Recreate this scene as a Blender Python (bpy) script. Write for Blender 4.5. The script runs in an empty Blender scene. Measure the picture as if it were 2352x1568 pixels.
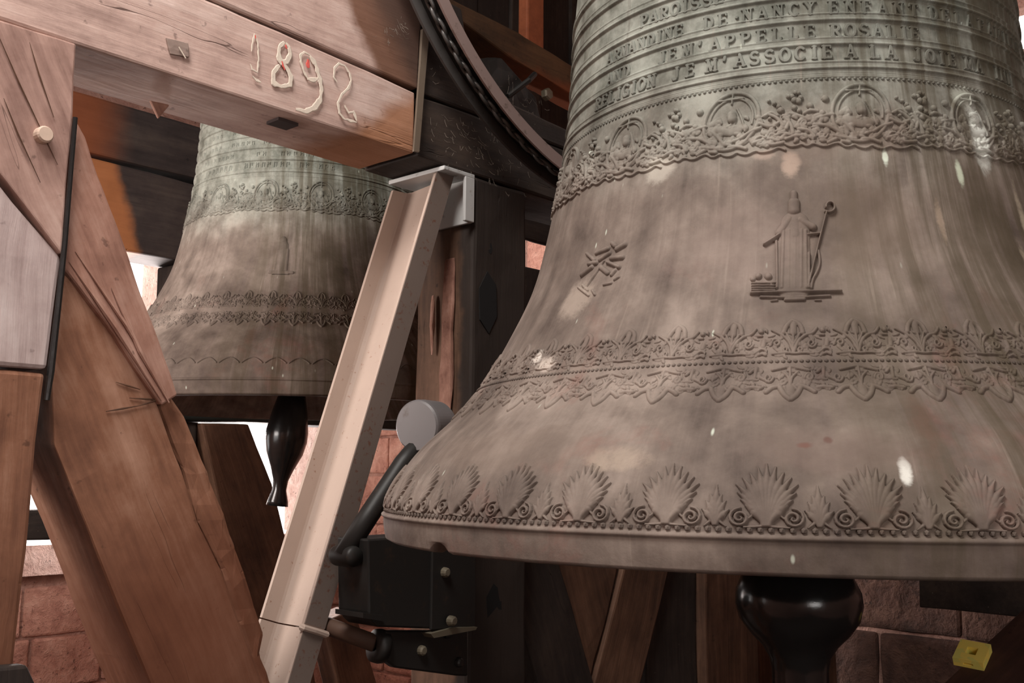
import bpy, bmesh, math, random
import numpy as np
from mathutils import Vector, Matrix, noise

random.seed(7)
SC = bpy.context.scene
COL = SC.collection
PI = math.pi

# ------------------------------------------------------------------ the place's own axes
# The bell frame runs along D; N points from the frame into the near bell's bay.
O = Vector((-0.7829, 1.75, 0.0))
D = Vector((0.66913, 0.74314, 0.0))
N = Vector((0.74314, -0.66913, 0.0))
Z = Vector((0, 0, 1))
def W(u, o, z):
    return O + D * u + N * o + Z * z

# ------------------------------------------------------------------ camera
cam_d = bpy.data.cameras.new('camera')
cam = bpy.data.objects.new('camera', cam_d)
COL.objects.link(cam)
cam_d.sensor_fit = 'HORIZONTAL'
cam_d.sensor_width = 36.0
cam_d.lens = 36.0 * 2347.65 / 2352.0
cam_d.clip_start = 0.02
Rv = Vector((0.999957, -0.0012146, 0.0092424)); Uv = Vector((-0.0093219, -0.1302877, 0.9914324)); Fv = Vector((0, 0.9914755, 0.1302933))
cm = Matrix((Rv, Uv, -Fv)).transposed().to_4x4()
cm.translation = Vector((0, 0, 1.6))
cam.matrix_world = cm
SC.camera = cam

# ------------------------------------------------------------------ sky, lights, exposure
SC.view_settings.view_transform = 'Standard'
SC.view_settings.look = 'None'
SC.view_settings.exposure = 0.0
SC.view_settings.gamma = 1.0
SC.view_settings.use_curve_mapping = False
wd = bpy.data.worlds.new('sky'); SC.world = wd
wd.use_nodes = True
bg = wd.node_tree.nodes['Background']
bg.inputs[0].default_value = (1.0, 0.96, 0.93, 1)
bg.inputs[1].default_value = 2.8

def area(name, loc, target, sx, sy, energy, color, spread=180):
    l = bpy.data.lights.new(name, 'AREA'); l.shape = 'RECTANGLE'; l.size = sx; l.size_y = sy
    l.energy = energy; l.color = color; l.spread = math.radians(spread)
    o = bpy.data.objects.new(name, l); COL.objects.link(o)
    o.location = loc
    o.rotation_euler = (Vector(target) - Vector(loc)).to_track_quat('-Z', 'Y').to_euler()
    return o
# daylight from the left bay and back window; overhead and front lights added
area('added_overhead_key', W(-1.0, .92, 4.12), W(0.65, 0.45, 2.0), 1.0, 1.0, 100, (1.0, 0.96, 0.92))  # unseen roof hatch, added as the key light
area('added_front_fill', W(-.75, 3.30, 2.0), W(0.9, 0.4, 1.5), 1.1, 1.1, 19, (1.0, 0.94, 0.90))  # unseen opening, added as frontal fill
area('daylight_left_bay', W(-1.25, -1.15, 2.25), W(0.9, -0.5, 2.1), 1.0, 0.8, 42, (1.0, 0.90, 0.84))
area('daylight_window_back', W(2.1, -3.3, 1.62), W(.25, -0.1, 2.33), 1.3, .7, 150, (1.0, 0.88, 0.84))

# ------------------------------------------------------------------ helpers
def tag(o, label, cat, group=None):
    o['label'] = label; o['category'] = cat
    if group: o['group'] = group
    return o
def empty(name, loc, label=None, cat=None, group=None):
    e = bpy.data.objects.new(name, None); COL.objects.link(e)
    e.empty_display_size = 0.1; e.location = loc
    if label: tag(e, label, cat, group)
    return e
def link(name, me, mat, parent=None, smooth=False):
    if mat is not None: me.materials.append(mat)
    if smooth:
        me.polygons.foreach_set('use_smooth', [True] * len(me.polygons))
    o = bpy.data.objects.new(name, me); COL.objects.link(o)
    if parent is not None: o.parent = parent
    return o
def world_loc(p):
    v = Vector((0, 0, 0))
    while p is not None:
        v += p.location; p = p.parent
    return v
def put(name, bm, mat, parent=None, smooth=False, origin=None):
    """bmesh in world coordinates -> object whose origin lies at its base (or at its parent's origin)"""
    bm.normal_update()
    if parent is None:
        xs = [v.co for v in bm.verts]
        if origin is None:
            mn = [min(c[i] for c in xs) for i in range(3)]; mx = [max(c[i] for c in xs) for i in range(3)]
            origin = Vector(((mn[0] + mx[0]) / 2, (mn[1] + mx[1]) / 2, mn[2]))
    else:
        origin = world_loc(parent)
    for v in bm.verts: v.co -= origin
    me = bpy.data.meshes.new(name); bm.to_mesh(me); bm.free()
    o = link(name, me, mat, parent, smooth)
    if parent is None: o.location = origin
    return o
def rough_up(bm, axes, step, amp, freq=6.0, bevel=0.005, amp2=0.0):
    """soften the arrises, cut the faces into a grid and give the hewn surface its unevenness"""
    if bevel:
        bmesh.ops.bevel(bm, geom=bm.edges[:] , offset=bevel, segments=2, profile=0.5, affect='EDGES', clamp_overlap=True)
    if step:
        for a in axes:
            vals = [v.co.dot(a) for v in bm.verts]
            lo, hi = min(vals), max(vals)
            n = int((hi - lo) / step)
            for k in range(1, n + 1):
                c = lo + (hi - lo) * k / (n + 1)
                bmesh.ops.bisect_plane(bm, geom=bm.verts[:] + bm.edges[:] + bm.faces[:], plane_co=a * c, plane_no=a)
    bm.normal_update()
    if amp:
        for v in bm.verts:
            p = v.co * freq
            q = noise.noise(p) * amp + noise.noise(p * 3.1) * amp * 0.45
            if amp2: q += noise.noise(v.co * 1.7 + Vector((3, 1, 7))) * amp2
            v.co += v.normal * q
def prism_bm(pts, o0, o1, dx=D, dn=N, org=None):
    """polygon (u,z) in a plane along the frame, from offset o0 (front) back to o1"""
    bm = bmesh.new()
    base = O if org is None else org
    f = [bm.verts.new(base + dx * u + dn * o0 + Z * z) for u, z in pts]
    b = [bm.verts.new(base + dx * u + dn * o1 + Z * z) for u, z in pts]
    n = len(pts)
    bm.faces.new(f); bm.faces.new(b[::-1])
    for i in range(n):
        j = (i + 1) % n
        bm.faces.new((f[j], f[i], b[i], b[j]))
    bmesh.ops.recalc_face_normals(bm, faces=bm.faces)
    return bm
def timber(name, pts, o0, o1, mat, parent=None, step=0.06, amp=0.003, bevel=0.006, freq=6.0, amp2=0.004):
    bm = prism_bm(pts, o0, o1)
    rough_up(bm, (D, Z, N), step, amp, freq, bevel, amp2)
    return put(name, bm, mat, parent)
def box_bm(c, ax, half):
    bm = bmesh.new()
    vs = []
    for i in (-1, 1):
        for j in (-1, 1):
            for k in (-1, 1):
                vs.append(bm.verts.new(Vector(c) + ax[0] * (i * half[0]) + ax[1] * (j * half[1]) + ax[2] * (k * half[2])))
    for a, b, c_, d in ((0, 1, 3, 2), (4, 6, 7, 5), (0, 4, 5, 1), (2, 3, 7, 6), (0, 2, 6, 4), (1, 5, 7, 3)):
        bm.faces.new((vs[a], vs[b], vs[c_], vs[d]))
    bmesh.ops.recalc_face_normals(bm, faces=bm.faces)
    return bm
def block(name, u0, u1, o0, o1, z0, z1, mat, parent=None, step=0.0, amp=0.0, bevel=0.004):
    c = W((u0 + u1) / 2, (o0 + o1) / 2, (z0 + z1) / 2)
    bm = box_bm(c, (D, N, Z), (abs(u1 - u0) / 2, abs(o1 - o0) / 2, abs(z1 - z0) / 2))
    rough_up(bm, (D, Z, N), step, amp, 6.0, bevel)
    return put(name, bm, mat, parent)
def tube_bm(bm, pts, r, seg=8, caps=True):
    """tube along a polyline; r may be a list"""
    pts = [Vector(p) for p in pts]
    rs = r if isinstance(r, (list, tuple)) else [r] * len(pts)
    rings = []
    up = None
    for i, p in enumerate(pts):
        t = (pts[min(i + 1, len(pts) - 1)] - pts[max(i - 1, 0)]).normalized()
        if up is None:
            up = t.orthogonal().normalized()
        up = (up - t * up.dot(t)).normalized()
        s = t.cross(up)
        rings.append([bm.verts.new(p + (up * math.cos(2 * PI * k / seg) + s * math.sin(2 * PI * k / seg)) * rs[i]) for k in range(seg)])
    for a, b in zip(rings, rings[1:]):
        for k in range(seg):
            bm.faces.new((a[k], a[(k + 1) % seg], b[(k + 1) % seg], b[k]))
    if caps:
        bm.faces.new(rings[0][::-1]); bm.faces.new(rings[-1])
def lathe_bm(bm, prof, c, axis=Z, seg=48):
    """prof: (radius, height along axis)"""
    axis = Vector(axis).normalized(); e1 = axis.orthogonal().normalized(); e2 = axis.cross(e1)
    rings = []
    for r, h in prof:
        p = Vector(c) + axis * h
        if r < 1e-6: rings.append([bm.verts.new(p)])
        else: rings.append([bm.verts.new(p + (e1 * math.cos(2 * PI * k / seg) + e2 * math.sin(2 * PI * k / seg)) * r) for k in range(seg)])
    for a, b in zip(rings, rings[1:]):
        for k in range(seg):
            k2 = (k + 1) % seg
            if len(a) == 1 and len(b) == 1: continue
            if len(a) == 1: bm.faces.new((a[0], b[k2], b[k]))
            elif len(b) == 1: bm.faces.new((a[k], a[k2], b[0]))
            else: bm.faces.new((a[k], a[k2], b[k2], b[k]))
    bmesh.ops.recalc_face_normals(bm, faces=bm.faces)

# ------------------------------------------------------------------ materials
class NT:
    def __init__(self, name):
        self.m = bpy.data.materials.new(name); self.m.use_nodes = True
        self.t = self.m.node_tree; self.b = self.t.nodes['Principled BSDF']
    def n(self, kind, **kw):
        x = self.t.nodes.new(kind)
        for k, v in kw.items(): setattr(x, k, v)
        return x
    def l(self, a, b): self.t.links.new(a, b)
    def math(self, op, a, b=None, clamp=False):
        x = self.n('ShaderNodeMath', operation=op, use_clamp=clamp)
        for i, v in enumerate((a, b)):
            if v is None: continue
            if isinstance(v, (int, float)): x.inputs[i].default_value = v
            else: self.l(v, x.inputs[i])
        return x.outputs[0]
    def dot(self, v, vec):
        x = self.n('ShaderNodeVectorMath', operation='DOT_PRODUCT'); self.l(v, x.inputs[0]); x.inputs[1].default_value = tuple(vec)
        return x.outputs['Value']
    def comb(self, a, b, c):
        x = self.n('ShaderNodeCombineXYZ')
        for i, v in enumerate((a, b, c)):
            if isinstance(v, (int, float)): x.inputs[i].default_value = v
            else: self.l(v, x.inputs[i])
        return x.outputs[0]
    def noise(self, vec, scale, detail=4, rough=0.55, dist=0.0):
        x = self.n('ShaderNodeTexNoise'); x.inputs['Scale'].default_value = scale; x.inputs['Detail'].default_value = detail
        x.inputs['Roughness'].default_value = rough; x.inputs['Distortion'].default_value = dist
        if vec is not None: self.l(vec, x.inputs['Vector'])
        return x.outputs['Fac']
    def ramp(self, fac, stops):
        x = self.n('ShaderNodeValToRGB')
        e = x.color_ramp.elements
        while len(e) < len(stops): e.new(0.5)
        for i, (p, c) in enumerate(stops):
            e[i].position = p; e[i].color = (*c, 1) if len(c) == 3 else c
        self.l(fac, x.inputs[0]); return x.outputs[0]
    def step(self, fac, lo, hi):
        x = self.n('ShaderNodeMapRange', interpolation_type='SMOOTHSTEP')
        x.inputs['From Min'].default_value = lo; x.inputs['From Max'].default_value = hi
        self.l(fac, x.inputs['Value']); return x.outputs['Result']
    def mix(self, fac, a, b, mode='MIX'):
        x = self.n('ShaderNodeMix', data_type='RGBA', blend_type=mode)
        if isinstance(fac, (int, float)): x.inputs[0].default_value = fac
        else: self.l(fac, x.inputs[0])
        for i, v in ((6, a), (7, b)):
            if isinstance(v, (tuple, list)): x.inputs[i].default_value = (*v[:3], 1)
            else: self.l(v, x.inputs[i])
        return x.outputs[2]
    def bump(self, h, strength, dist):
        x = self.n('ShaderNodeBump'); x.inputs['Strength'].default_value = strength; x.inputs['Distance'].default_value = dist
        self.l(h, x.inputs['Height']); self.l(x.outputs[0], self.b.inputs['Normal'])
    def pos(self): return self.n('ShaderNodeNewGeometry').outputs['Position']
def sr(r, g, b):
    f = lambda c: (c / 255 / 12.92) if c / 255 <= 0.04045 else ((c / 255 + 0.055) / 1.055) ** 2.4
    return (f(r), f(g), f(b))

def wood(name, axis, dark, mid, light, tints=(), rough=0.75, bump=0.45, speck=0.0, crack=0.25):
    axis = Vector(axis).normalized(); c1 = axis.orthogonal().normalized(); c2 = axis.cross(c1)
    t = NT(name); p = t.pos()
    a, b, c = t.dot(p, axis), t.dot(p, c1), t.dot(p, c2)
    wob = t.noise(p, 2.3, 3)
    wob = t.math('MULTIPLY', wob, 0.05)
    b2 = t.math('ADD', b, wob); c2_ = t.math('ADD', c, wob)
    grain_v = t.comb(t.math('MULTIPLY', a, 3.0), t.math('MULTIPLY', b2, 60.0), t.math('MULTIPLY', c2_, 60.0))
    grain = t.noise(grain_v, 1.0, 6, 0.65)
    big = t.noise(t.comb(t.math('MULTIPLY', a, 2.0), t.math('MULTIPLY', b, 7.0), t.math('MULTIPLY', c, 7.0)), 1.0, 4, 0.6)
    blot = t.noise(p, 9.0, 6, 0.7)
    f = t.math('ADD', t.math('MULTIPLY', grain, 0.30), t.math('ADD', t.math('MULTIPLY', big, 0.45), t.math('MULTIPLY', blot, 0.30)))
    col = t.ramp(f, [(0.34, dark), (0.52, mid), (0.70, light)])
    # drying cracks: long thin lines along the grain
    cv = t.comb(t.math('MULTIPLY', a, 1.2), t.math('MULTIPLY', b2, 22.0), t.math('MULTIPLY', c2_, 22.0))
    cn = t.noise(cv, 1.0, 2, 0.5)
    line = t.math('ABSOLUTE', t.math('SUBTRACT', cn, 0.5))
    gate = t.step(t.noise(t.comb(t.math('MULTIPLY', a, 3.0), t.math('MULTIPLY', b, 9.0), t.math('MULTIPLY', c, 9.0)), 1.0, 2), 0.60, 0.68)
    cr = t.math('MULTIPLY', t.math('SUBTRACT', 1.0, t.step(line, 0.0, 0.008)), gate)
    col = t.mix(t.math('MULTIPLY', cr, crack * 2), col, tuple(0.35 * x for x in dark))
    # small dents and dirt spots
    ds = t.step(t.noise(p, 34.0, 3, 0.6), 0.66, 0.75)
    col = t.mix(t.math('MULTIPLY', ds, 0.55), col, tuple(0.5 * x for x in dark))
    if speck:
        sp = t.step(t.noise(p, 130.0, 2), 0.72, 0.78)
        col = t.mix(t.math('MULTIPLY', sp, speck), col, sr(150, 140, 125))
    for vec, off, soft, scol, amt in tints:      # colour change across a ragged line in the timber
        e = t.math('ADD', t.math('SUBTRACT', t.dot(p, vec), off), t.math('MULTIPLY', t.math('SUBTRACT', t.noise(p, 14.0, 4), 0.5), 0.06))
        sm = t.step(e, -soft, soft)
        scl = t.mix(t.math('MULTIPLY', f, 0.9), tuple(0.55 * x for x in scol), tuple(min(1, 1.5 * x) for x in scol))
        col = t.mix(t.math('MULTIPLY', sm, amt), col, scl)
    t.l(col, t.b.inputs['Base Color'])
    t.b.inputs['Roughness'].default_value = rough
    t.b.inputs['Specular IOR Level'].default_value = 0.3
    h = t.math('SUBTRACT', t.math('ADD', grain, t.math('MULTIPLY', blot, 0.6)), t.math('MULTIPLY', cr, 1.5))
    t.bump(h, bump, 0.004)
    return t.m
def metal(name, base, spot, rough=0.6, metallic=0.0, scale=40.0, lo=0.55, hi=0.68, bump=0.15, spec=0.4):
    t = NT(name); p = t.pos()
    n1 = t.noise(p, scale, 5, 0.65); n2 = t.noise(p, scale * 0.15, 3)
    col = t.mix(t.step(t.math('ADD', t.math('MULTIPLY', n1, 0.7), t.math('MULTIPLY', n2, 0.3)), lo, hi), base, spot)
    col = t.mix(t.math('MULTIPLY', n2, 0.35), col, tuple(0.6 * x for x in base))
    t.l(col, t.b.inputs['Base Color'])
    t.b.inputs['Roughness'].default_value = rough; t.b.inputs['Metallic'].default_value = metallic
    t.b.inputs['Specular IOR Level'].default_value = spec
    t.bump(n1, bump, 0.002)
    return t.m
def stone(name, c1, c2, c3):
    t = NT(name); p = t.pos()
    n1 = t.noise(p, 5.0, 6, 0.65); n2 = t.noise(p, 45.0, 5, 0.7); n3 = t.noise(p, 16.0, 4, 0.6, 0.5)
    col = t.ramp(t.math('ADD', t.math('MULTIPLY', n1, 0.5), t.math('MULTIPLY', n3, 0.5)), [(0.32, c1), (0.5, c2), (0.68, c3)])
    pit = t.step(n2, 0.62, 0.72)
    col = t.mix(t.math('MULTIPLY', pit, 0.6), col, tuple(0.5 * x for x in c1))
    t.l(col, t.b.inputs['Base Color']); t.b.inputs['Roughness'].default_value = 0.92
    t.bump(t.math('SUBTRACT', t.math('ADD', n2, t.math('MULTIPLY', n3, 2.0)), pit), 0.9, 0.012)
    return t.m
def bronze(name, centre, scale, dust=1.0, tone=1.0, tints=()):
    """bell bronze under dust: greener above, brown-pink below, streaked by water"""
    t = NT(name); p = t.pos()
    q = t.n('ShaderNodeVectorMath', operation='SUBTRACT'); t.l(p, q.inputs[0]); q.inputs[1].default_value = tuple(centre)
    q2 = t.n('ShaderNodeVectorMath', operation='SCALE'); t.l(q.outputs[0], q2.inputs[0]); q2.inputs['Scale'].default_value = 1.0 / scale
    v = q2.outputs[0]
    s = t.n('ShaderNodeSeparateXYZ'); t.l(v, s.inputs[0]); x, y, z = s.outputs
    ang = t.math('ARCTAN2', x, t.math('MULTIPLY', y, -1.0))
    st = t.noise(t.comb(t.math('MULTIPLY', ang, 16.0), t.math('MULTIPLY', z, 1.8), 0.0), 1.0, 5, 0.65, 0.3)
    st2 = t.noise(t.comb(t.math('MULTIPLY', ang, 46.0), t.math('MULTIPLY', z, 4.5), 3.0), 1.0, 4, 0.6, 0.2)
    cl = t.noise(v, 3.2, 6, 0.62); cl2 = t.noise(v, 13.0, 6, 0.68); fine = t.noise(v, 90.0, 4, 0.7)
    k = lambda c: tuple(.63 * tone * u for u in c)
    md = t.noise(v, 7.0, 5, 0.6, 0.6)
    base = t.ramp(t.math('ADD', t.math('MULTIPLY', cl, 0.30), t.math('ADD', t.math('MULTIPLY', cl2, 0.25), t.math('ADD', t.math('MULTIPLY', st, 0.2), t.math('MULTIPLY', md, 0.25)))),
                  [(0.38, k(sr(92, 80, 73))), (0.5, k(sr(137, 123, 113))), (0.62, k(sr(178, 163, 151)))])
    # reddish bronze showing through low on the flare
    red = t.math('MULTIPLY', t.step(t.noise(v, 5.5, 5, 0.7, 0.4), 0.52, 0.72), t.math('SUBTRACT', 1.0, t.step(z, 0.25, 0.5)))
    base = t.mix(t.math('MULTIPLY', red, 0.45), base, k(sr(158, 108, 96)))
    # verdigris cast of the upper waist
    gz = t.step(t.math('ADD', z, t.math('MULTIPLY', t.math('SUBTRACT', cl, 0.5), 0.35)), 0.50, 0.78)
    base = t.mix(t.math('MULTIPLY', gz, 0.75), base, t.mix(t.step(cl2, .3, .7), k(sr(104, 112, 101)), k(sr(190, 198, 186))))
    # olive-brown streaks, heavier round to the right side
    ol = t.math('MULTIPLY', t.step(t.math('ADD', ang, t.math('MULTIPLY', st, 0.5)), -0.15, 0.45), t.step(st, 0.36, 0.60))
    base = t.mix(t.math('MULTIPLY', ol, 0.7), base, k(sr(78, 68, 46)))
    # pale streaks run down by rain
    ws = t.math('MULTIPLY', t.step(st2, 0.60, 0.74), t.step(cl, 0.42, 0.6))
    base = t.mix(t.math('MULTIPLY', ws, 0.42), base, k(sr(186, 172, 158)))
    dk = t.math('MULTIPLY', t.step(st, 0.6, 0.72), 0.35)
    base = t.mix(dk, base, k(sr(92, 78, 70)))
    # droppings and verdigris flecks
    wv = t.n('ShaderNodeTexVoronoi'); wv.inputs['Scale'].default_value = 1.0
    t.l(t.comb(t.math('MULTIPLY', ang, 22.0), t.math('MULTIPLY', z, 15.0), 0.0), wv.inputs['Vector'])
    wc = t.n('ShaderNodeSeparateColor'); t.l(wv.outputs['Color'], wc.inputs[0])
    fl = t.math('MULTIPLY', t.math('SUBTRACT', 1.0, t.step(wv.outputs['Distance'], 0.03, 0.10)), t.step(wc.outputs[0], 0.72, 0.80))
    base = t.mix(t.math('MULTIPLY', fl, 0.75), base, sr(196, 205, 190))
    wob = t.math('MULTIPLY', t.math('SUBTRACT', t.noise(v, 15.0, 6, 0.75, 0.4), 0.5), 5.0)
    for th, hh, rt, rh, scol, amt in tints:
        a_ = t.math('MULTIPLY', t.math('SUBTRACT', ang, math.radians(th)), 1.0 / math.radians(rt)); b_ = t.math('MULTIPLY', t.math('SUBTRACT', z, hh), 1.0 / rh)
        d2 = t.math('ADD', t.math('MULTIPLY', a_, a_), t.math('MULTIPLY', b_, b_))
        m_ = t.math('SUBTRACT', 1.0, t.step(t.math('ADD', d2, wob), 0.05, 1.7))
        base = t.mix(t.math('MULTIPLY', m_, amt), base, scol)
    t.l(base, t.b.inputs['Base Color'])
    t.b.inputs['Roughness'].default_value = 0.78
    t.b.inputs['Metallic'].default_value = 0.04
    t.b.inputs['Specular IOR Level'].default_value = 0.25
    t.bump(t.math('ADD', t.math('MULTIPLY', fine, 0.5), t.math('ADD', cl2, t.math('MULTIPLY', st, 0.4))), 0.35 * dust, 0.0025)
    return t.m
def plain(name, col, rough=0.6, metallic=0.0, var=0.35, scale=25.0, bump=0.1, spec=0.4):
    t = NT(name); n1 = t.noise(t.pos(), scale, 5, 0.65)
    t.l(t.mix(n1, tuple((1 - var) * x for x in col), tuple(min(1, (1 + var) * x) for x in col)), t.b.inputs['Base Color'])
    t.b.inputs['Roughness'].default_value = rough; t.b.inputs['Metallic'].default_value = metallic; t.b.inputs['Specular IOR Level'].default_value = spec
    t.bump(n1, bump, 0.002)
    return t.m
SAINT =[
( [(-14.3, 0.4739), (-14.25, 0.4862)] ,0.0112,0.0070),
( [(-14.25, 0.4862), (-14.2, 0.5006)] ,0.0071,0.0060),
( [(-15.1, 0.4606), (-16.77, 0.4409)] ,0.0083,0.0060),
( [(-16.77, 0.4381), (-18.1, 0.4306), (-19.26, 0.4244)] ,0.0028,0.0060),
( [(-13.32, 0.4584), (-11.32, 0.448)] ,0.0080,0.0060),
( [(-12.27, 0.4361), (-10.24, 0.4375)] ,0.0024,0.0050),
( [(-14.21, 0.4574), (-14.3, 0.4356)] ,0.0130,0.0060),
( [(-16.11, 0.4419), (-16.32, 0.4022), (-16.51, 0.3561)] ,0.0047,0.0055),
( [(-15.15, 0.4428), (-15.31, 0.4017), (-15.46, 0.3557)] ,0.0050,0.0055),
( [(-14.13, 0.4492), (-14.37, 0.4013), (-14.59, 0.3554)] ,0.0047,0.0055),
( [(-13.18, 0.4433), (-13.43, 0.4009), (-13.71, 0.3551)] ,0.0043,0.0055),
( [(-12.53, 0.4417), (-12.71, 0.4006), (-12.93, 0.3548)] ,0.0040,0.0055),
( [(-17.3, 0.4274), (-17.23, 0.4026), (-17.17, 0.3564)] ,0.0028,0.0055),
( [(-12.18, 0.4073), (-12.22, 0.4005), (-12.54, 0.3547)] ,0.0024,0.0055),
( [(-8.85, 0.4705), (-10.85, 0.4151), (-12.66, 0.356)] ,0.0018,0.0060),
( [(-9.04, 0.4707), (-8.45, 0.4686), (-7.84, 0.4701), (-7.45, 0.4743), (-7.4, 0.4793), (-7.67, 0.4832), (-8.12, 0.4847), (-8.57, 0.4834), (-8.84, 0.4804), (-8.86, 0.4768)] ,0.0024,0.0060),
( [(-20.99, 0.35), (-15.42, 0.3488), (-8.04, 0.3486)] ,0.0028,0.0060),
( [(-19.57, 0.3442), (-14.67, 0.3408), (-9.71, 0.3424)] ,0.0026,0.0040),
( [(-18.0, 0.3381), (-17.23, 0.3385)] ,0.0021,0.0030),
( [(-15.95, 0.3387), (-13.41, 0.3384)] ,0.0036,0.0040),
( [(-11.78, 0.3367), (-11.03, 0.3365)] ,0.0019,0.0030),
( [(-21.01, 0.3657), (-17.5, 0.3639)] ,0.0015,0.0040),
( [(-20.99, 0.3621), (-17.5, 0.3603)] ,0.0015,0.0040),
( [(-20.97, 0.3583), (-17.5, 0.3566)] ,0.0015,0.0040),
( [(-20.95, 0.3549), (-17.5, 0.3532)] ,0.0015,0.0040),
( [(-20.1, 0.3754), (-20.04, 0.3767)] ,0.0057,0.0050),
( [(-18.6, 0.376), (-18.52, 0.3746)] ,0.0062,0.0050),
( [(-20.99, 0.3732), (-20.91, 0.3718)] ,0.0043,0.0040),
( [(-18.04, 0.3635), (-17.37, 0.3646)] ,0.0028,0.0050),
( [(-10.68, 0.4109), (-10.57, 0.3931), (-11.17, 0.3784), (-11.93, 0.3679), (-12.22, 0.3546)] ,0.0026,0.0040),
( [(-15.66, 0.3571), (-13.57, 0.3564)] ,0.0028,0.0040),
]
ROSE =[
( [(-56.86, 0.4524), (-53.87, 0.4369)] ,0.0033,0.0040),
( [(-56.27, 0.4153), (-53.89, 0.4249)] ,0.0041,0.0050),
( [(-55.11, 0.4322), (-52.94, 0.431)] ,0.0041,0.0050),
( [(-53.79, 0.4488), (-50.65, 0.4517)] ,0.0041,0.0040),
( [(-49.72, 0.4586), (-48.77, 0.4527)] ,0.0041,0.0050),
( [(-48.15, 0.4472), (-46.4, 0.4521)] ,0.0046,0.0050),
( [(-49.02, 0.4329), (-46.21, 0.431)] ,0.0041,0.0050),
( [(-49.78, 0.4276), (-46.35, 0.4149)] ,0.0032,0.0050),
( [(-47.11, 0.4113), (-47.74, 0.4048)] ,0.0033,0.0040),
( [(-52.24, 0.4355), (-49.86, 0.4432)] ,0.0037,0.0040),
( [(-51.22, 0.4213), (-48.9, 0.4091)] ,0.0041,0.0040),
( [(-56.1, 0.3955), (-51.85, 0.3763)] ,0.0025,0.0030),
( [(-51.47, 0.3841), (-50.24, 0.3753)] ,0.0022,0.0030),
( [(-54.88, 0.3967), (-52.76, 0.3857)] ,0.0025,0.0030),
( [(-48.89, 0.39), (-47.19, 0.3906)] ,0.0025,0.0030),
( [(-50.85, 0.4318), (-52.92, 0.4006), (-53.95, 0.3854)] ,0.0015,0.0030),
( [(-46.63, 0.3953), (-45.78, 0.3988)] ,0.0023,0.0030),
]
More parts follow.
